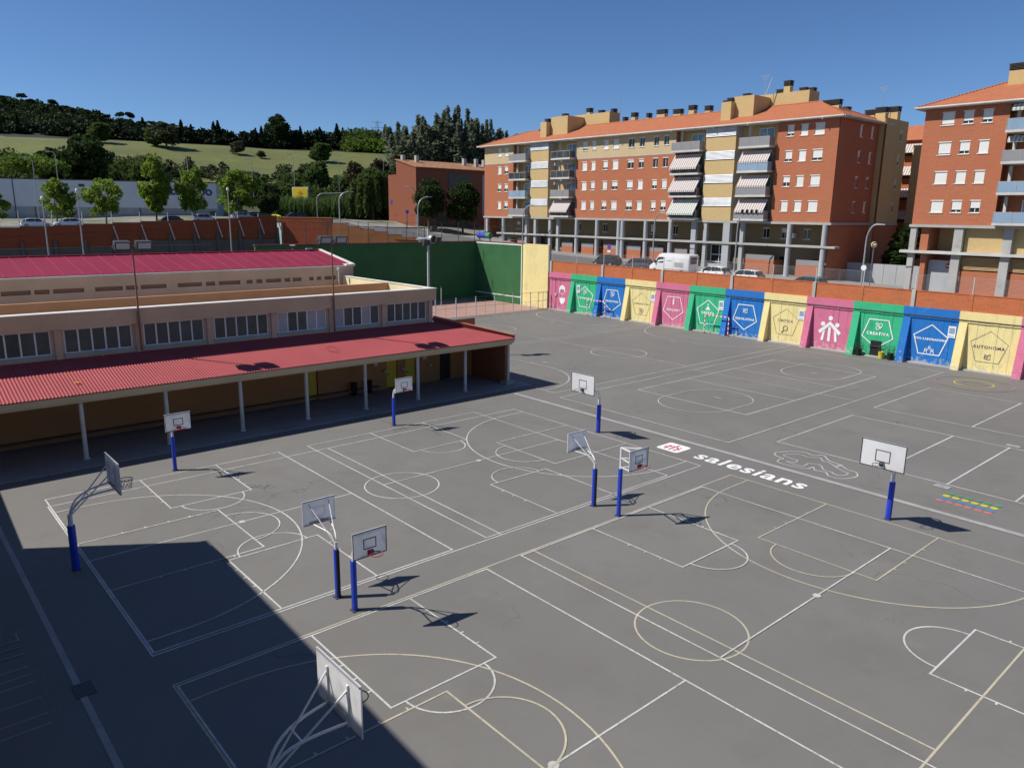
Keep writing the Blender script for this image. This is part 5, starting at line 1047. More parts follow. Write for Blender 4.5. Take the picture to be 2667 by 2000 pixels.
for x, y, z0, z1, lab in ((16.9, 96.5, 0, 13.4, 'first slender yard light pole from the frame edge, against the old brick wall'), (20.2, 95.9, 0, 14.3, 'twin-headed yard light pole against the old brick wall'), (35.2, 91.5, 0, 14.8, 'slender yard light pole before the buttresses near the lettering')):
    t = thing('yard_light_pole', lab, 'light pole', (x, y, z0)); MB().tube([(x, y, z0), (x, y, z1)], [.11, .06], 8).build('pole', 'steel', t)
    MB().lathe([(.05, -.1), (.16, 0), (.14, .22), (.05, .3)], (x, y, z1), 10).build('lamp', 'frame_white', t)
    if 'twin' in lab:
        MB().bar((x-1.3, y, z1+.55), (x+.5, y, z1+.5), .05).build('crossbar', 'steel', t); [MB().box(x+d-.3, x+d+.3, y-.1, y+.15, z1+.5, z1+.8).build('floodlight', 'steel_dark', t) for d in (-1.1, .5)]
t = thing('billboard', 'yellow roadside billboard above the reeds', 'billboard', (80, 165, 11)); k = 1.15
bl_ = [Vector(v)*1.0 for v in ((68.05*k, 144.09*k, 12.63+4.35*k), (70.96*k, 142.38*k, 12.63+4.37*k))]; a, b = bl_; md = (a+b)/2; dd = Vector((.55, -.83, 0))*2.05; a, b = md-dd, md+dd; ht = 2.72*k; rb_ = b-a; e = Vector((-.083, -.055, 0))
MB().prism([a, b, b-Vector((0, 0, ht)), a-Vector((0, 0, ht))], (.16, .1, 0)).build('panel', 'frame_white', t)
f = (b-a)*.04; MB().prism([a+f+e-Vector((0, 0, .1)), b-f+e-Vector((0, 0, .1)), b-f+e-Vector((0, 0, ht*.72)), a+f+e-Vector((0, 0, ht*.80))], (.02, .035, 0)).build('poster', 'sign_yellow', t)
MB().prism([a+f+e-Vector((0, 0, ht*.82)), b-f+e-Vector((0, 0, ht*.74)), b-f+e-Vector((0, 0, ht*.97)), a+f+e-Vector((0, 0, ht*.97))], (.02, .035, 0)).build('poster_foot', 'railing_blue', t)
mid = (a+b)/2; xd = (b-a).normalized()
for dz, w_, h_ in ((.22, .06, .12), (.36, .32, .07), (.58, .30, .08), (.8, .12, .05)):
    c = mid+e*2.2-Vector((0, 0, ht*dz)); MB().prism([c-xd*w_*1.9, c+xd*w_*1.9, c+xd*w_*1.9-Vector((0, 0, h_*ht*.7)), c-xd*w_*1.9-Vector((0, 0, h_*ht*.7))], (.01, .016, 0)).build('printed_line', 'rust' if dz > .3 else 'sign_red', t)
for q in (a+(b-a)*.2, a+(b-a)*.8): MB().tube([(q.x, q.y, tz(q.x, q.y)), (q.x, q.y, a.z-ht)], .1, 6).build('leg', 'steel_dark', t)
t = thing('gantry_light', 'curved traffic signal arm over the road beside the reeds', 'traffic light', (80, 158, 11)); x, y = 79.5, 156; z = tz(x, y)
MB().tube([(x, y, z)]+[(x+.6*(1-math.cos(s*.26))*2, y-.8*(1-math.cos(s*.26)), z+4+1.3*math.sin(s*.26)) for s in range(0, 7)]+[(x+5.2, y-2.6, z+5.5)], .09, 8).build('arm', 'steel', t); MB().box(x+5.05, x+5.35, y-2.8, y-2.5, z+4.3, z+5.4).build('signal', 'steel_dark', t)
for x, y, lab, m in ((84.5, 118.5, 'traffic light on a post in front of the brown building', 'black'), (80.5, 122, 'round road sign on a thin post by the willow', 'sign_blue')):
    z = tz(x, y); t = thing('traffic_light' if m == 'black' else 'road_sign', lab, 'traffic light' if m == 'black' else 'sign', (x, y, z)); MB().tube([(x, y, z), (x, y, z+3.4)], .05, 8).build('post', 'steel_dark', t)
    if m == 'black': MB().box(x-.15, x+.15, y-.15, y+.15, z+2.6, z+3.5).box(x-.15, x+.15, y-.55, y-.25, z+2.4, z+2.9).build('signal_head', 'black', t)
    else: MB().tube([(x-.02, y-.02, z+3.2), (x+.02, y+.02, z+3.2)], .35, 16).build('disc', 'sign_blue', t)
t = thing('road_sign', 'round blue and red no-stopping sign before the arcade', 'sign', (80.5, 71.3, street_z(71))); zs = street_z(71)
MB().tube([(83.4, 74.0, zs), (83.4, 74.0, 8.3)], .04, 8).build('post', 'steel', t); MB().tube([(83.34, 74, 8.0), (83.38, 74, 8.0)], .36, 18).build('disc', 'sign_red', t); MB().tube([(83.325, 74, 8.0), (83.338, 74, 8.0)], .28, 18).build('disc_centre', 'sign_blue', t); MB().box(83.34, 83.38, 73.7, 74.3, 7.25, 7.5).build('plate', 'frame_white', t)
z = street_z(103); t = thing('drum_container', 'dark blue and green drum on steel legs at the far end of the arcade', 'container', (80.5, 99, z))
MB().tube([(80.5, 100.6, z+2.0), (80.5, 100.55, z+2.0), (80.5, 98.4, z+2.0)], [.35, .48, .48], 14).build('blue_drum', 'sign_blue', t); MB().tube([(80.5, 98.4, z+2.0), (80.5, 97.4, z+2.0), (80.5, 97.3, z+2.0)], [.47, .47, .3], 14).build('green_end', 'dot_green', t)
for y in (97.7, 100.3): MB().bar((80.2, y, z), (80.45, y, z+1.6), .08).build('leg', 'steel', t); MB().bar((80.9, y, z), (80.55, y, z+1.6), .08).build('leg', 'steel', t)
# ------------------------------------------------------------------ vehicles (local: nose towards +x)
def loft(secs, closed=True):
    mb = MB(); n = len(secs[0])
    for s in secs: mb.v += s
    for i in range(len(secs)-1):
        for k in range(n): mb.f.append((i*n+k, i*n+(k+1) % n, (i+1)*n+(k+1) % n, (i+1)*n+k))
    mb.f += [tuple(range(n))[::-1], tuple(range((len(secs)-1)*n, len(secs)*n))]; mb.smooth = True; return mb
def sec(x, hw, z0, z1, top=.82, low=.9): return [(x, -hw*low, z0), (x, -hw, z0+(z1-z0)*.25), (x, -hw, z0+(z1-z0)*.65), (x, -hw*top, z1), (x, hw*top, z1), (x, hw, z0+(z1-z0)*.65), (x, hw, z0+(z1-z0)*.25), (x, hw*low, z0)]
def wheels(t, xs, hw, r=.31):
    for x in xs:
        for s in (-1, 1):
            wv = MB().tube([(x, s*(hw-.2), r), (x, s*(hw-.19), r), (x, s*(hw-.01), r), (x, s*hw, r)], [r*.94, r, r, r*.94], 16).build('wheel', 'tyre', t); MB().tube([(x, s*(hw-.005), r), (x, s*(hw+.012), r)], r*.62, 12).build('rim', 'hub', wv)
def car(x, y, rz, m, label, kind='hatch', group='parked cars'):
    t = thing('parked_car', label, 'car', (0, 0, 0), 0, group); L = 4.0 if kind == 'hatch' else 4.4; hw = .86
    S = [(-L/2, .74, .42, .72), (-L/2+.12, .82, .26, .98), (-L/2+.6, hw, .22, 1.0), (-.6, hw, .2, .96), (.7, hw, .2, .93), (L/2-.9, hw, .22, .86), (L/2-.25, .80, .26, .72), (L/2, .66, .34, .55)]
    loft([sec(a, b, c, d, .9) for a, b, c, d in S]).build('body', m, t)
    r0 = -L/2+(.1 if kind == 'hatch' else .35)
    G = [(r0, .70, .9, 1.02), (r0+.35, .72, .9, 1.38), (r0+.9, .73, .9, 1.47), (.25, .73, .9, 1.46), (.6, .72, .9, 1.36), (1.25, .70, .88, .95)]
    loft([sec(a, b, c, d, .86, 1.0) for a, b, c, d in G]).build('glasshouse', 'car_glass', t)
    Rf = [(r0+.32, .62, 1.37, 1.40), (r0+.9, .65, 1.44, 1.495), (.2, .65, 1.44, 1.485), (.58, .62, 1.36, 1.385)]
    loft([sec(a, b, c, d, .95, 1) for a, b, c, d in Rf]).build('roof', m, t)
    for s in (-1, 1):
        for a, b, u, v in ((1.22, .95, .58, 1.37), (-.25, .95, -.2, 1.43), (r0+.25, 1.0, r0+.42, 1.38)): MB().bar((a, s*.735, b), (u, s*.65, v), .07).build('pillar', m, t)
        MB().box(.75, .95, s*.86 if s > 0 else -.98, .98 if s > 0 else -.86, .93, 1.07).build('mirror', m, t)
        MB().hexa([(L/2-.32, s*.5, .58), (L/2-.06, s*.5, .56), (L/2-.22, s*.77, .58), (L/2-.42, s*.80, .6)], [(L/2-.36, s*.5, .72), (L/2-.14, s*.5, .66), (L/2-.28, s*.75, .7), (L/2-.46, s*.79, .73)]).build('headlight', 'lamp_clear', t)
        MB().box(-L/2-.01, -L/2+.12, s*.62-.1, s*.62+.1, .72, .95).build('tail_light', 'lamp_red', t)
        for q in (.18, -.95): MB().bar((q, s*.875, .84), (q-.16, s*.875, .84), .03).build('door_handle', 'black', t)
    wheels(t, (-L/2+.72, L/2-.78), .86); t.location = (x, y, tz(x, y)+.08); t.rotation_euler = (0, 0, R(rz)); return t
def van(x, y, rz, label):
    t = thing('delivery_van', label, 'van', (0, 0, 0), 0); hw = .98
    S = [(-2.95, .92, .5, 2.36), (-2.85, hw, .35, 2.44), (-1.0, hw, .3, 2.5), (1.0, hw, .3, 2.5), (1.45, hw, .3, 2.36), (1.75, hw, .3, 1.95), (2.15, .96, .3, 1.42), (2.5, .94, .32, 1.18), (2.9, .84, .36, .98), (3.02, .74, .4, .8)]
    loft([sec(a, b, c, d, .9, .97) for a, b, c, d in S]).build('body', 'car_white', t)
    MB().hexa([(1.55, -.80, 2.2), (1.55, .80, 2.2), (2.12, .82, 1.46), (2.12, -.82, 1.46)], [(1.6, -.80, 2.23), (1.6, .80, 2.23), (2.16, .82, 1.49), (2.16, -.82, 1.49)]).build('windscreen', 'car_glass', t)
    for s in (-1, 1):
        q = s*.985; MB().add([(.75, q, 1.35), (1.95, q*.995, 1.32), (1.72, q*.985, 1.75), (1.5, q*.975, 2.02), (.75, q*.985, 2.05)], [(0, 1, 2, 3, 4)]).build('side_window', 'car_glass', t)
        MB().box(1.85, 2.0, s*1.0 if s > 0 else -1.2, 1.2 if s > 0 else -1.0, 1.3, 1.65).build('mirror', 'black', t)
        MB().hexa([(2.6, s*.62, .85), (2.95, s*.55, .8), (2.78, s*.86, .85), (2.5, s*.93, .9)], [(2.55, s*.62, 1.1), (2.85, s*.55, .98), (2.7, s*.86, 1.05), (2.45, s*.93, 1.12)]).build('headlight', 'lamp_clear', t)
        MB().box(-2.9, .55, s*.985-.004, s*.985+.004, .62, .70).build('side_moulding', 'frame_grey', t)
        MB().box(.6, .615, s*.99-.004, s*.99+.004, .5, 2.1).box(-.7, -.685, s*.99-.004, s*.99+.004, .5, 2.2).build('door_seam', 'frame_grey', t)
    MB().box(-2.97, -2.94, -.6, .6, 1.35, 2.1).build('rear_window', 'car_glass', t); wheels(t, (-1.95, 2.0), .97, .34); MB().box(-.5, .3, .992, .998, 1.6, 1.68).build('side_print', 'frame_grey', t); MB().box(-2.2, -.9, .992, .998, .95, 1.5).build('side_print', 'frame_grey', t)
    t.location = (x, y, tz(x, y)+.08); t.rotation_euler = (0, 0, R(rz)); return t
van(75.6, 56.7, 90, 'tall white delivery van parked behind the wire fence')
car(75.6, 67.4, 90, 'car_black', 'black hatchback parked behind the fence, farthest up the street'); car(75.6, 62.1, 90, 'car_grey', 'dark grey car parked just in front of the white van')
car(75.6, 51.0, 90, 'car_white', 'boxy white car parked right behind the white van'); car(75.6, 46.7, 90, 'car_white', 'white rounded car parked two places behind the van'); car(75.6, 39.4, 90, 'car_teal', 'teal car with only its roof showing above the brick parapet')
for x, y, rz, m, lab in ((24.6, 148.0, 0, 'car_white', 'white car beyond the old brick wall, first from the frame edge'), (29.4, 148.6, 180, 'car_white', 'white saloon beyond the old brick wall, second from the frame edge'), (45.9, 148, 180, 'car_black', 'black car on the avenue in front of the tall plane tree'), (52.2, 148, 0, 'car_silver', 'silver car on the avenue below the lettering'), (59.5, 148, 0, 'car_silver', 'pale car at the end of the warehouse'), (63.5, 152.5, 180, 'car_black', 'dark car beside the last plane tree of the avenue')):
    car(x, y, rz, m, lab, 'saloon', 'cars along the avenue').location.z = lerp_tab([(20, 9.15), (35, 9.3), (46, 9.75), (60, 10.6)], x)
car(53.4, 112.6, 180, 'car_black', 'dark car above the high brick wall near the reeds', 'saloon', 'cars along the avenue')
t = thing('yellow_container', 'small yellow container by the dark car above the high brick wall', 'container', (50.4, 112.5, tz(50, 112))); z = tz(50, 112); MB().hexa([(50, 112, z), (51, 112, z), (51, 113, z), (50, 113, z)], [(49.95, 111.95, z+.9), (51.05, 111.95, z+.9), (51.0, 113, z+1.1), (50, 113, z+1.1)]).build('box', 'sign_yellow', t)

# ------------------------------------------------------------------ vegetation
def leafmesh(name, blobs, leaf_s, m, seed=1, aspect=1.6, shell=.55, droop=0.0):
    rg = np.random.default_rng(seed); C = []; SZ = []
    for (cx, cy, cz, rx, ry, rz, n) in blobs:
        v = rg.normal(size=(n, 3)); v /= np.linalg.norm(v, axis=1)[:, None]
        rr = (1-shell)+shell*rg.random(n)**.6; rr *= 1+.18*np.sin(v[:, 0]*5+cx*3)*np.cos(v[:, 1]*4+v[:, 2]*5+cz*2)
        C.append(np.array([cx, cy, cz])+v*rr[:, None]*np.array([rx, ry, rz])); SZ.append(leaf_s*(.6+.8*rg.random(n)))
    C = np.concatenate(C); SZ = np.concatenate(SZ); n = len(C)
    a = rg.normal(size=(n, 3)); a[:, 2] -= droop; a /= np.linalg.norm(a, axis=1)[:, None]
    b = np.cross(a, rg.normal(size=(n, 3))); b /= np.linalg.norm(b, axis=1)[:, None]
    L = a*(SZ*aspect/2)[:, None]; W = b*(SZ/2)[:, None]
    V = np.stack([C-L, C+W-L*.1, C+L, C-W-L*.1], 1).reshape(-1, 3)
    me = bpy.data.meshes.new(name); me.vertices.add(4*n); me.vertices.foreach_set('co', V.astype(np.float32).ravel())
    me.loops.add(4*n); me.loops.foreach_set('vertex_index', np.arange(4*n, dtype=np.int32)); me.polygons.add(n); me.polygons.foreach_set('loop_start', np.arange(0, 4*n, 4, dtype=np.int32))
    me.update(calc_edges=True); me.materials.append(MATS[m]); return me
def trunkmesh(name, h, r, seed, spread, n_l=7, m='bark', lean=0):
    rg = random.Random(seed); mb = MB(); p = [(lean*k/5*.3, rg.uniform(-.05, .05)*k, h*k/5) for k in range(6)]
    mb.tube(p, [r*(1-.12*k) for k in range(6)], 8)
    for k in range(n_l):
        a = rg.random()*6.28; z = h*(.45+.5*rg.random()); s = spread*(.5+.5*rg.random()); q = Vector((lean*z/h*.3, 0, z))
        mb.tube([q, q+Vector((math.cos(a)*s*.5, math.sin(a)*s*.5, s*.45)), q+Vector((math.cos(a)*s, math.sin(a)*s, s*1.1))], [r*.45, r*.3, r*.1], 5)
    return mb.mesh(name, m=m)
def blobs_round(seed, H, cr, base, k=9, n=500, lob=.25, vert=.8):
    rg = random.Random(seed); o = []
    for i in range(k):
        f = (i+.5)/k; z = base+(H-base)*(.08+.88*f); prof = math.sin(math.pi*(.16+.80*f))**.8; q = cr*prof
        for j in range(3 if q > cr*.5 else 2):
            a = rg.random()*6.28; d = q*(lob+.5*rg.random()); s = cr*(.32+.2*rg.random())*(.65+.35*prof)
            o.append((math.cos(a)*d, math.sin(a)*d, z+rg.uniform(-.3, .3), s, s, s*vert, int(n*(s/cr)*2/3*(1+.4*rg.random()))))
    return o
PROTO = {}
def proto(key, blobs, ls, m, tr, seed, **kw):
    PROTO[key] = (leafmesh('crown', blobs, ls, m, seed, **kw), tr)
def tree(key, name, label, cat, x, y, top, group=None, H=8., z=None, rz=None, wide=1.0):
    zb = (tz(x, y) if z is None else z)-.1; s = (top-zb)/H; t = thing(name, label, cat, (x, y, zb), rnd.random()*6.28 if rz is None else rz, group); t.scale = (s*wide, s*wide, s)
    cm, tm = PROTO[key]; link('crown', cm, None, t)
    if tm: link('trunk', tm, None, t)
    return t
for i in range(3): proto('plane%d' % i, blobs_round(20+i*5, 8, 2.45+.25*i, 1.9, 8-i, 560, .5), .30, 'leaf_plane', trunkmesh('trunk', 5.5, .17, i, 1.6, 8, 'bark_pale'), i)
proto('tallplane', blobs_round(41, 8, 1.85, 1.2, 12, 560, .42), .26, 'leaf_plane', trunkmesh('trunk', 6, .14, 5, 1.1), 9)
proto('dark', blobs_round(52, 8, 3.2, 1.2, 8, 650), .40, 'leaf_dark', trunkmesh('trunk', 5, .2, 7, 1.8), 12)
proto('holm', blobs_round(55, 8, 3.6, 2.2, 8, 900), .26, 'leaf_dark', trunkmesh('trunk', 4.5, .2, 8, 2.0), 14)
proto('mid', blobs_round(57, 8, 3.4, .8, 8, 600), .42, 'leaf_mid', trunkmesh('trunk', 5, .2, 9, 1.8), 15)
proto('olive', blobs_round(58, 8, 4.2, 1.8, 7, 500), .5, 'leaf_olive', trunkmesh('trunk', 4, .25, 9, 2.4), 16)
proto('brown', blobs_round(59, 8, 3.0, .8, 8, 380), .45, 'leaf_brown', trunkmesh('trunk', 6, .2, 9, 2.2, 10), 16)
proto('parasol', [(math.cos(a)*d, math.sin(a)*d, 6.6-.035*d*d, 1.7, 1.7, .9, 420) for a, d in [(k*2.4, 5.2*math.sqrt((k+.3)/22)) for k in range(22)]], .34, 'leaf_bright', trunkmesh('trunk', 6, .25, 3, 3.0), 18)
rp_ = random.Random(3); pb_ = []
for k in range(34):
    a = rp_.random()*6.28; d = 1.7*math.sqrt(rp_.random()); h = rp_.uniform(6.9, 8) if d < .9 else rp_.uniform(5.8, 7.4); x0, y0 = math.cos(a)*d, math.sin(a)*d
    for j in range(9): f = j/8; q = .56*math.sin(math.pi*(.2+.76*f))**.9; pb_.append((x0*(.6+.6*f)+rp_.uniform(-.1, .1), y0*(.6+.6*f)+rp_.uniform(-.1, .1), .8+(h-.9)*f, q, q, .55, 95))
proto('poplar', pb_, .135, 'leaf_poplar', trunkmesh('trunk', 6, .14, 4, 1.2, 9, 'bark_pale'), 21)
wb_ = []; rw = random.Random(8)
for k in range(46):
    a = rw.random()*6.28; d = 2.6*math.sqrt(rw.random()); zt = 7.6-.28*d*d+rw.uniform(-.5, .3)
    for j in range(6): wb_.append((math.cos(a)*(d+.1*j), math.sin(a)*(d+.1*j), max(.6, zt-.75*j), .35, .35, .55, 40))
proto('willow', wb_, .24, 'leaf_mid', trunkmesh('trunk', 5.5, .25, 4, 1.6), 22, aspect=3.5, droop=2.5)
proto('cypress', [(rw.uniform(-.08, .08), rw.uniform(-.08, .08), .5+7.2*k/13, .95*math.sin(math.pi*(.12+.85*(k/13)))**.7, .95*math.sin(math.pi*(.12+.85*(k/13)))**.7, .6, 90) for k in range(14)], .34, 'leaf_cypress', None, 23)
proto('pine', [(math.cos(k*2.4)*1.9*math.sqrt(k/9), math.sin(k*2.4)*1.9*math.sqrt(k/9), 6.2+rw.uniform(-.9, 1.1), 1.25, 1.25, .8, 130) for k in range(10)], .4, 'leaf_pine', trunkmesh('trunk', 6, .16, 6, 1.6), 24)
proto('palm', [(math.cos(k*.7)*.9*f, math.sin(k*.7)*.9*f, 6.6+1.1*f-1.5*f*f, .22, .22, .3, 26) for k in range(18) for f in (.3, .6, .9, 1.2, 1.5, 1.8)], .30, 'leaf_dark', trunkmesh('trunk', 6.6, .2, 6, .2, 2), 25, aspect=3, droop=.5)
K = 1.35
ORD = 'first second third fourth fifth sixth seventh eighth ninth tenth eleventh twelfth thirteenth fourteenth fifteenth sixteenth seventeenth eighteenth nineteenth twentieth twenty-first'.split()
def zK(z): return 12.63+(z-12.63)*K
for i, (key, x, y, top, lab) in enumerate((('plane0', 15.4, 116.9, 14.2, 'plane tree cut by the frame edge in front of the warehouse'), ('plane1', 21.7, 115.9, 16.1, 'broad plane tree with two lobes, first whole one before the grey wall'), ('plane2', 27.6, 115.7, 16.3, 'light green rounded plane tree, second before the grey wall'), ('tallplane', 33.9, 115, 19.6, 'tallest narrow bright plane tree of the avenue'), ('plane0', 39.1, 114.5, 18.3, 'plane tree covering the middle of the blue lettering'), ('plane1', 45.7, 115.2, 18.2, 'plane tree just past the end of the warehouse'))):
    tree(key, 'plane_tree', lab, 'tree', x*K, y*K, zK(top), 'plane trees along the avenue', z=9.0 if x < 30 else 9.6, wide=(1, 1, .95, .85, .78, .95)[i])
tree('dark', 'street_tree', 'dark leafy tree behind the last plane tree of the avenue', 'tree', 69.5, 158, 18.0)
tree('parasol', 'umbrella_pine', 'wide bright domed pine showing above the warehouse roof', 'pine', 35, 212, 24.6, H=7.6, z=12, wide=.85)
for x, y, top, key, lab in ((48, 217, 30.2, 'dark', 'large dark tree above the warehouse roof'), (27, 225, 24.5, 'mid', 'green tree behind the domed pine by the frame edge'), (42.5, 226, 27.0, 'dark', 'dark tree between the domed pine and the large dark tree'), (104, 202, 26.0, 'mid', 'big rounded green tree above the yellow billboard'), (112, 196, 25.6, 'brown', 'brownish thin tree right of the billboard'), (118, 193, 26.5, 'brown', 'ragged bare-branched tree behind the willow'), (86, 208, 22.5, 'mid', 'bushy green tree left of the yellow billboard'), (62, 222, 24.0, 'mid', 'green tree right of the large dark tree above the roof'), (72, 210, 22.0, 'mid', 'green tree above the blue lettering'), (70, 222, 23.5, 'olive', 'greyish tree behind the lettering')):
    tree(key, 'hillside_tree', lab, 'tree', x, y, top, 'trees beyond the warehouse')
tree('willow', 'weeping_willow', 'weeping willow hanging beside the brown building', 'willow', 90.5, 151, 21.6, z=10.5, wide=1.15)
tree('dark', 'street_tree', 'small dark tree between the willow and the brown building', 'tree', 98, 156, 21.5, z=10.5)
tree('holm', 'evergreen_oak', 'dark round evergreen nearest the brown building corner', 'tree', 84.8, 121.2, 18.3, 'evergreen oaks in front of the brown building'); tree('holm', 'evergreen_oak', 'dark round evergreen nearest the long apartment block', 'tree', 91.3, 119, 17.9, 'evergreen oaks in front of the brown building')
for x, y, top, lab, wd in ((133, 192, 39.5, 'wide grey-green poplar clump, leftmost above the brown building', 1.35), (140, 188, 41.5, 'tallest grey-green poplar above the brown building', 1.2), (150.5, 187, 39.0, 'grey-green poplar clump close to the apartment roof', 1.15), (163, 188, 36.5, 'low poplar top just peeking above the apartment roof', 1.0)):
    tree('poplar', 'poplar_tree', lab, 'poplar', x, y, top, 'poplars behind the brown building', z=13, wide=wd*1.25)
tree('palm', 'palm_tree', 'dark palm tree in the gap beside the grey gate', 'palm', 95.5, 37.2, 12.6, z=5.0, wide=1.5)
tree('dark', 'garden_shrub', 'dark shrub below the palm behind the grey gate', 'shrub', 95.2, 38.6, 9.6, z=5.0)
# hill: ridge pines, cypresses, meadow trees
def hill_xy(u, r):                                         # bearing (degrees from +x) and range from the viewpoint
    return r*math.cos(R(u)), r*math.sin(R(u))
for k_, (b, r, h, wd) in enumerate(((82.4, 560, 4.5, 1.3), (81.5, 558, 4, 1.5), (80.5, 556, 7, 1.2), (80.1, 555, 4.5, 1.5), (78.9, 552, 6, 1.4), (78.2, 550, 4, 1.6), (77.0, 548, 4.5, 1.5), (76.0, 548, 4, 1.6), (75.2, 548, 7.5, 1.1), (74.6, 545, 9, 1.0), (73.9, 542, 5.5, 1.3), (73.3, 540, 7, 1.2), (72.9, 540, 7.5, 1.1), (72.2, 538, 7.5, 1.2), (71.9, 538, 6, 1.1), (69.9, 532, 7, 1.2), (69.4, 530, 4.5, 1.3), (67.6, 528, 4.5, 1.3), (64.6, 525, 4, 1.3), (61.8, 525, 3.5, 1.4), (59.0, 525, 3.5, 1.4))):
    x, y = hill_xy(b, r); tree('pine', 'ridge_pine', 'dark pine on the hill skyline, %s from the left edge of the photo' % ORD[k_], 'pine', x, y, tz(x, y)+h, 'pines along the hill ridge', wide=wd)
for k_, (b, r, h) in enumerate(((82.2, 378, 7), (81.6, 380, 6), (80.9, 378, 7.5), (78.0, 380, 5), (76.6, 382, 7), (76.0, 380, 5.5), (75.3, 380, 7.5), (73.9, 372, 9.5), (73.6, 374, 6), (71.6, 370, 9.5), (71.0, 372, 8), (69.6, 368, 9.5), (69.3, 368, 10), (66.9, 362, 8), (66.5, 364, 9), (63.9, 360, 9.5), (63.4, 362, 8), (62.6, 362, 9.5), (61.4, 360, 11), (61.0, 362, 9.5), (60.4, 360, 9))):
    x, y = hill_xy(b, r); tree('cypress', 'cypress_tree', 'slim dark cypress at the meadow top, %s from the left edge of the photo' % ORD[k_], 'cypress', x, y, tz(x, y)+h, 'cypresses at the top of the meadow', wide=1.15)
x, y = hill_xy(65.4, 362); tree('dark', 'round_pine', 'large round dark pine rising above the cypresses', 'pine', x, y, tz(x, y)+14.5, wide=1.0)
for b, r, h, key, lab in ((72.6, 318, 8.5, 'olive', 'broad spreading tree on the meadow beside a round bush'), (73.3, 322, 6.5, 'mid', 'round bush on the meadow beside the spreading tree'), (68.2, 310, 4.5, 'olive', 'small tree standing alone on the meadow'), (66.6, 305, 2.6, 'olive', 'tiny bush standing alone on the meadow'), (62.6, 300, 7, 'mid', 'rounded tree at the lower right of the meadow'), (76.5, 325, 7, 'mid', 'round green tree at the upper edge of the meadow')):
    x, y = hill_xy(b, r); tree(key, 'meadow_tree', lab, 'tree', x, y, tz(x, y)+h, None, wide=1.5)
def mass(name, label, cat, spots, ls, m, n, seed):
    rg = random.Random(seed); bl = []
    for x, y, rad, h in spots:
        z = tz(x, y)
        for k in range(3): bl.append((x+rg.uniform(-.4, .4)*rad, y+rg.uniform(-.4, .4)*rad, z+h*(.3+.25*k), rad*(1-.22*k), rad*(1-.22*k), h*.36, n//3))
    o = link(name, leafmesh(name, bl, ls, m, seed), None); tag(o, label, cat, kind='stuff'); return o
rg = random.Random(5)
def band(b0, b1, r0, r1, k, rad, h): return [(*hill_xy(rg.uniform(b0, b1), rg.uniform(r0, r1)), rg.uniform(*rad), rg.uniform(*h)) for _ in range(k)]
mass('dark_wood', 'dark conifer wood along the top of the meadow', 'wood', band(60, 67, 358, 384, 50, (2.5, 5), (4.5, 7.5))+band(67, 74, 360, 388, 60, (2.5, 4.5), (3, 6.5))+band(74, 85, 372, 392, 46, (2.5, 5), (2, 4.5)), 1.1, 'leaf_cypress', 240, 31)
mass('ridge_scrub', 'dark scrub covering the slope of the hill', 'scrub', band(66, 85, 400, 535, 420, (3, 5.5), (1, 2.8))+band(56, 67, 400, 540, 90, (2, 4), (1, 2.5))+band(56, 86, 535, 572, 260, (3, 5.5), (1.8, 4)), 1.3, 'leaf_pine', 90, 32)
mass('green_hedge', 'bright green bushes along the horizon right of the cypresses', 'bushes', band(54.5, 60.5, 352, 385, 60, (3, 5), (5, 8.5))+band(50, 56, 300, 360, 40, (3, 6), (6, 9)), .9, 'leaf_mid', 300, 33)
mass('light_bushes', 'pale green bushes in front of the horizon hedge', 'bushes', band(55, 60.5, 346, 358, 34, (3, 5), (4, 6)), .8, 'leaf_bright', 240, 34)
mass('shrub_band', 'dense band of shrubs and trees between the warehouse and meadow', 'shrubs', band(58, 66, 212, 240, 60, (2.5, 4), (3, 6))+band(66, 73.5, 216, 238, 60, (2, 3.6), (2, 4.5))+band(73, 86, 236, 262, 70, (3, 5), (3, 7)), .55, 'leaf_mid', 520, 35)
mass('dark_undergrowth', 'dark undergrowth below the billboard and willow', 'undergrowth', band(57, 64, 176, 206, 70, (2, 3.6), (3, 6)), .4, 'leaf_dark', 380, 36)
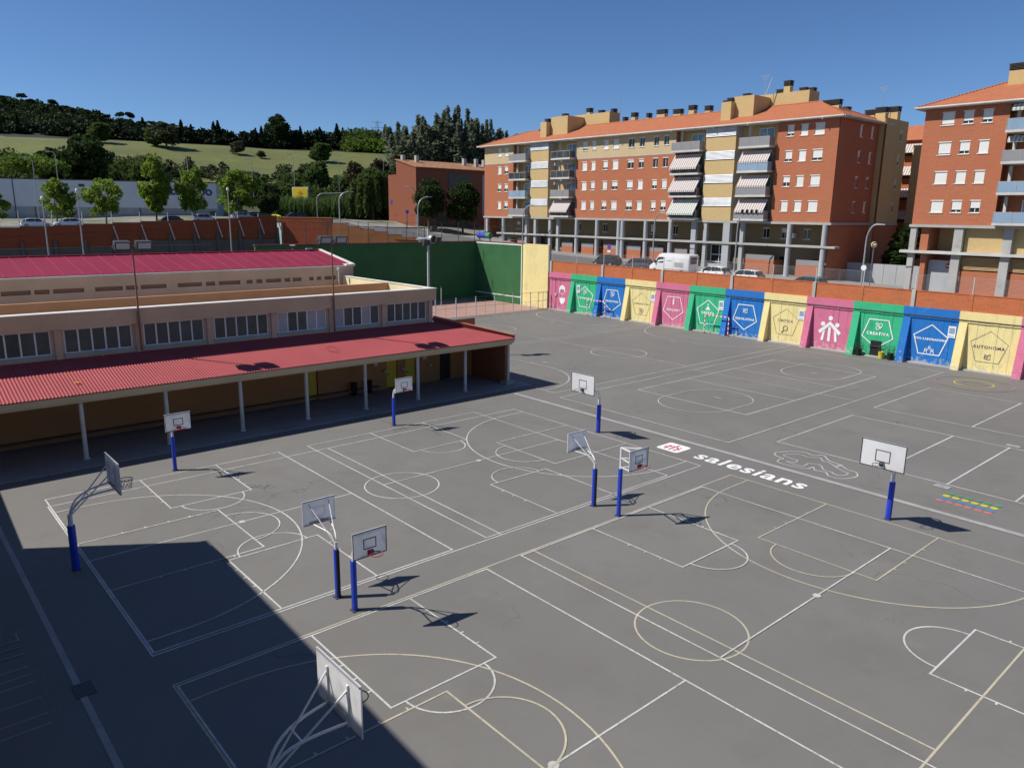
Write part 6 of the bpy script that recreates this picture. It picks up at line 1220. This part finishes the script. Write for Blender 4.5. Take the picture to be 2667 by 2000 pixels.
mass('mixed_scrub', 'olive coloured scrub on the slope above the shrubs', 'scrub', band(60, 84, 248, 275, 70, (1.5, 3), (1.5, 4)), .5, 'leaf_olive', 200, 37)
def reeds(name, label, spots, n, h, seed):
    rg = np.random.default_rng(seed); V = []; F = []
    for x, y, rad in spots:
        for k in range(n):
            a = rg.random()*6.28; d = rad*math.sqrt(rg.random()); px, py = x+math.cos(a)*d, y+math.sin(a)*d; z = tz(px, py); hh = h*(.6+.6*rg.random())
            for q in range(4):
                b = rg.random()*6.28; z0 = z+hh*(.2*q); L = hh*.42; dx, dy = math.cos(b)*L*.45, math.sin(b)*L*.45; i = len(V); w_ = .09
                V += [(px-math.sin(b)*w_, py+math.cos(b)*w_, z0), (px+math.sin(b)*w_, py-math.cos(b)*w_, z0), (px+dx, py+dy, z0+L)]; F.append((i, i+1, i+2))
    me = bpy.data.meshes.new(name); me.from_pydata(V, [], F); me.materials.append(MATS['leaf_reed']); tag(link(name, me, None), label, 'reeds', kind='stuff')
reeds('reed_bed', 'tall light green reeds around the yellow billboard', [(74+i*2.0, 163-i*1.15+j*2.5, 2.6) for i in range(9) for j in range(2)], 260, 4.2, 41)
reeds('reed_bed', 'tall light green reeds between the signal arm and the willow', [(85+i*1.6, 158-i*.9+j*2.2, 2.2) for i in range(5) for j in range(2)], 260, 5.0, 42)

t = thing('power_pylon', 'faint lattice power pylon on the horizon left of the poplars', 'pylon', hill_xy(58.6, 640)+(40,)); px, py = hill_xy(58.6, 640); pz = tz(px, py)
for sx, sy in ((-1, -1), (1, -1), (1, 1), (-1, 1)): MB().bar((px+sx*2.4, py+sy*2.4, pz), (px+sx*.5, py+sy*.5, pz+26), .22).build('leg', 'steel', t)
for k in range(3): MB().bar((px-6+k, py+3-k*.5, pz+17+4*k), (px+6-k, py-3+k*.5, pz+17+4*k), .25).build('cross_arm', 'steel', t)
for k in range(6): MB().bar((px-2.2+.3*k, py, pz+4*k), (px+1.9-.3*k, py, pz+4*k+4), .15).build('lattice', 'steel', t)
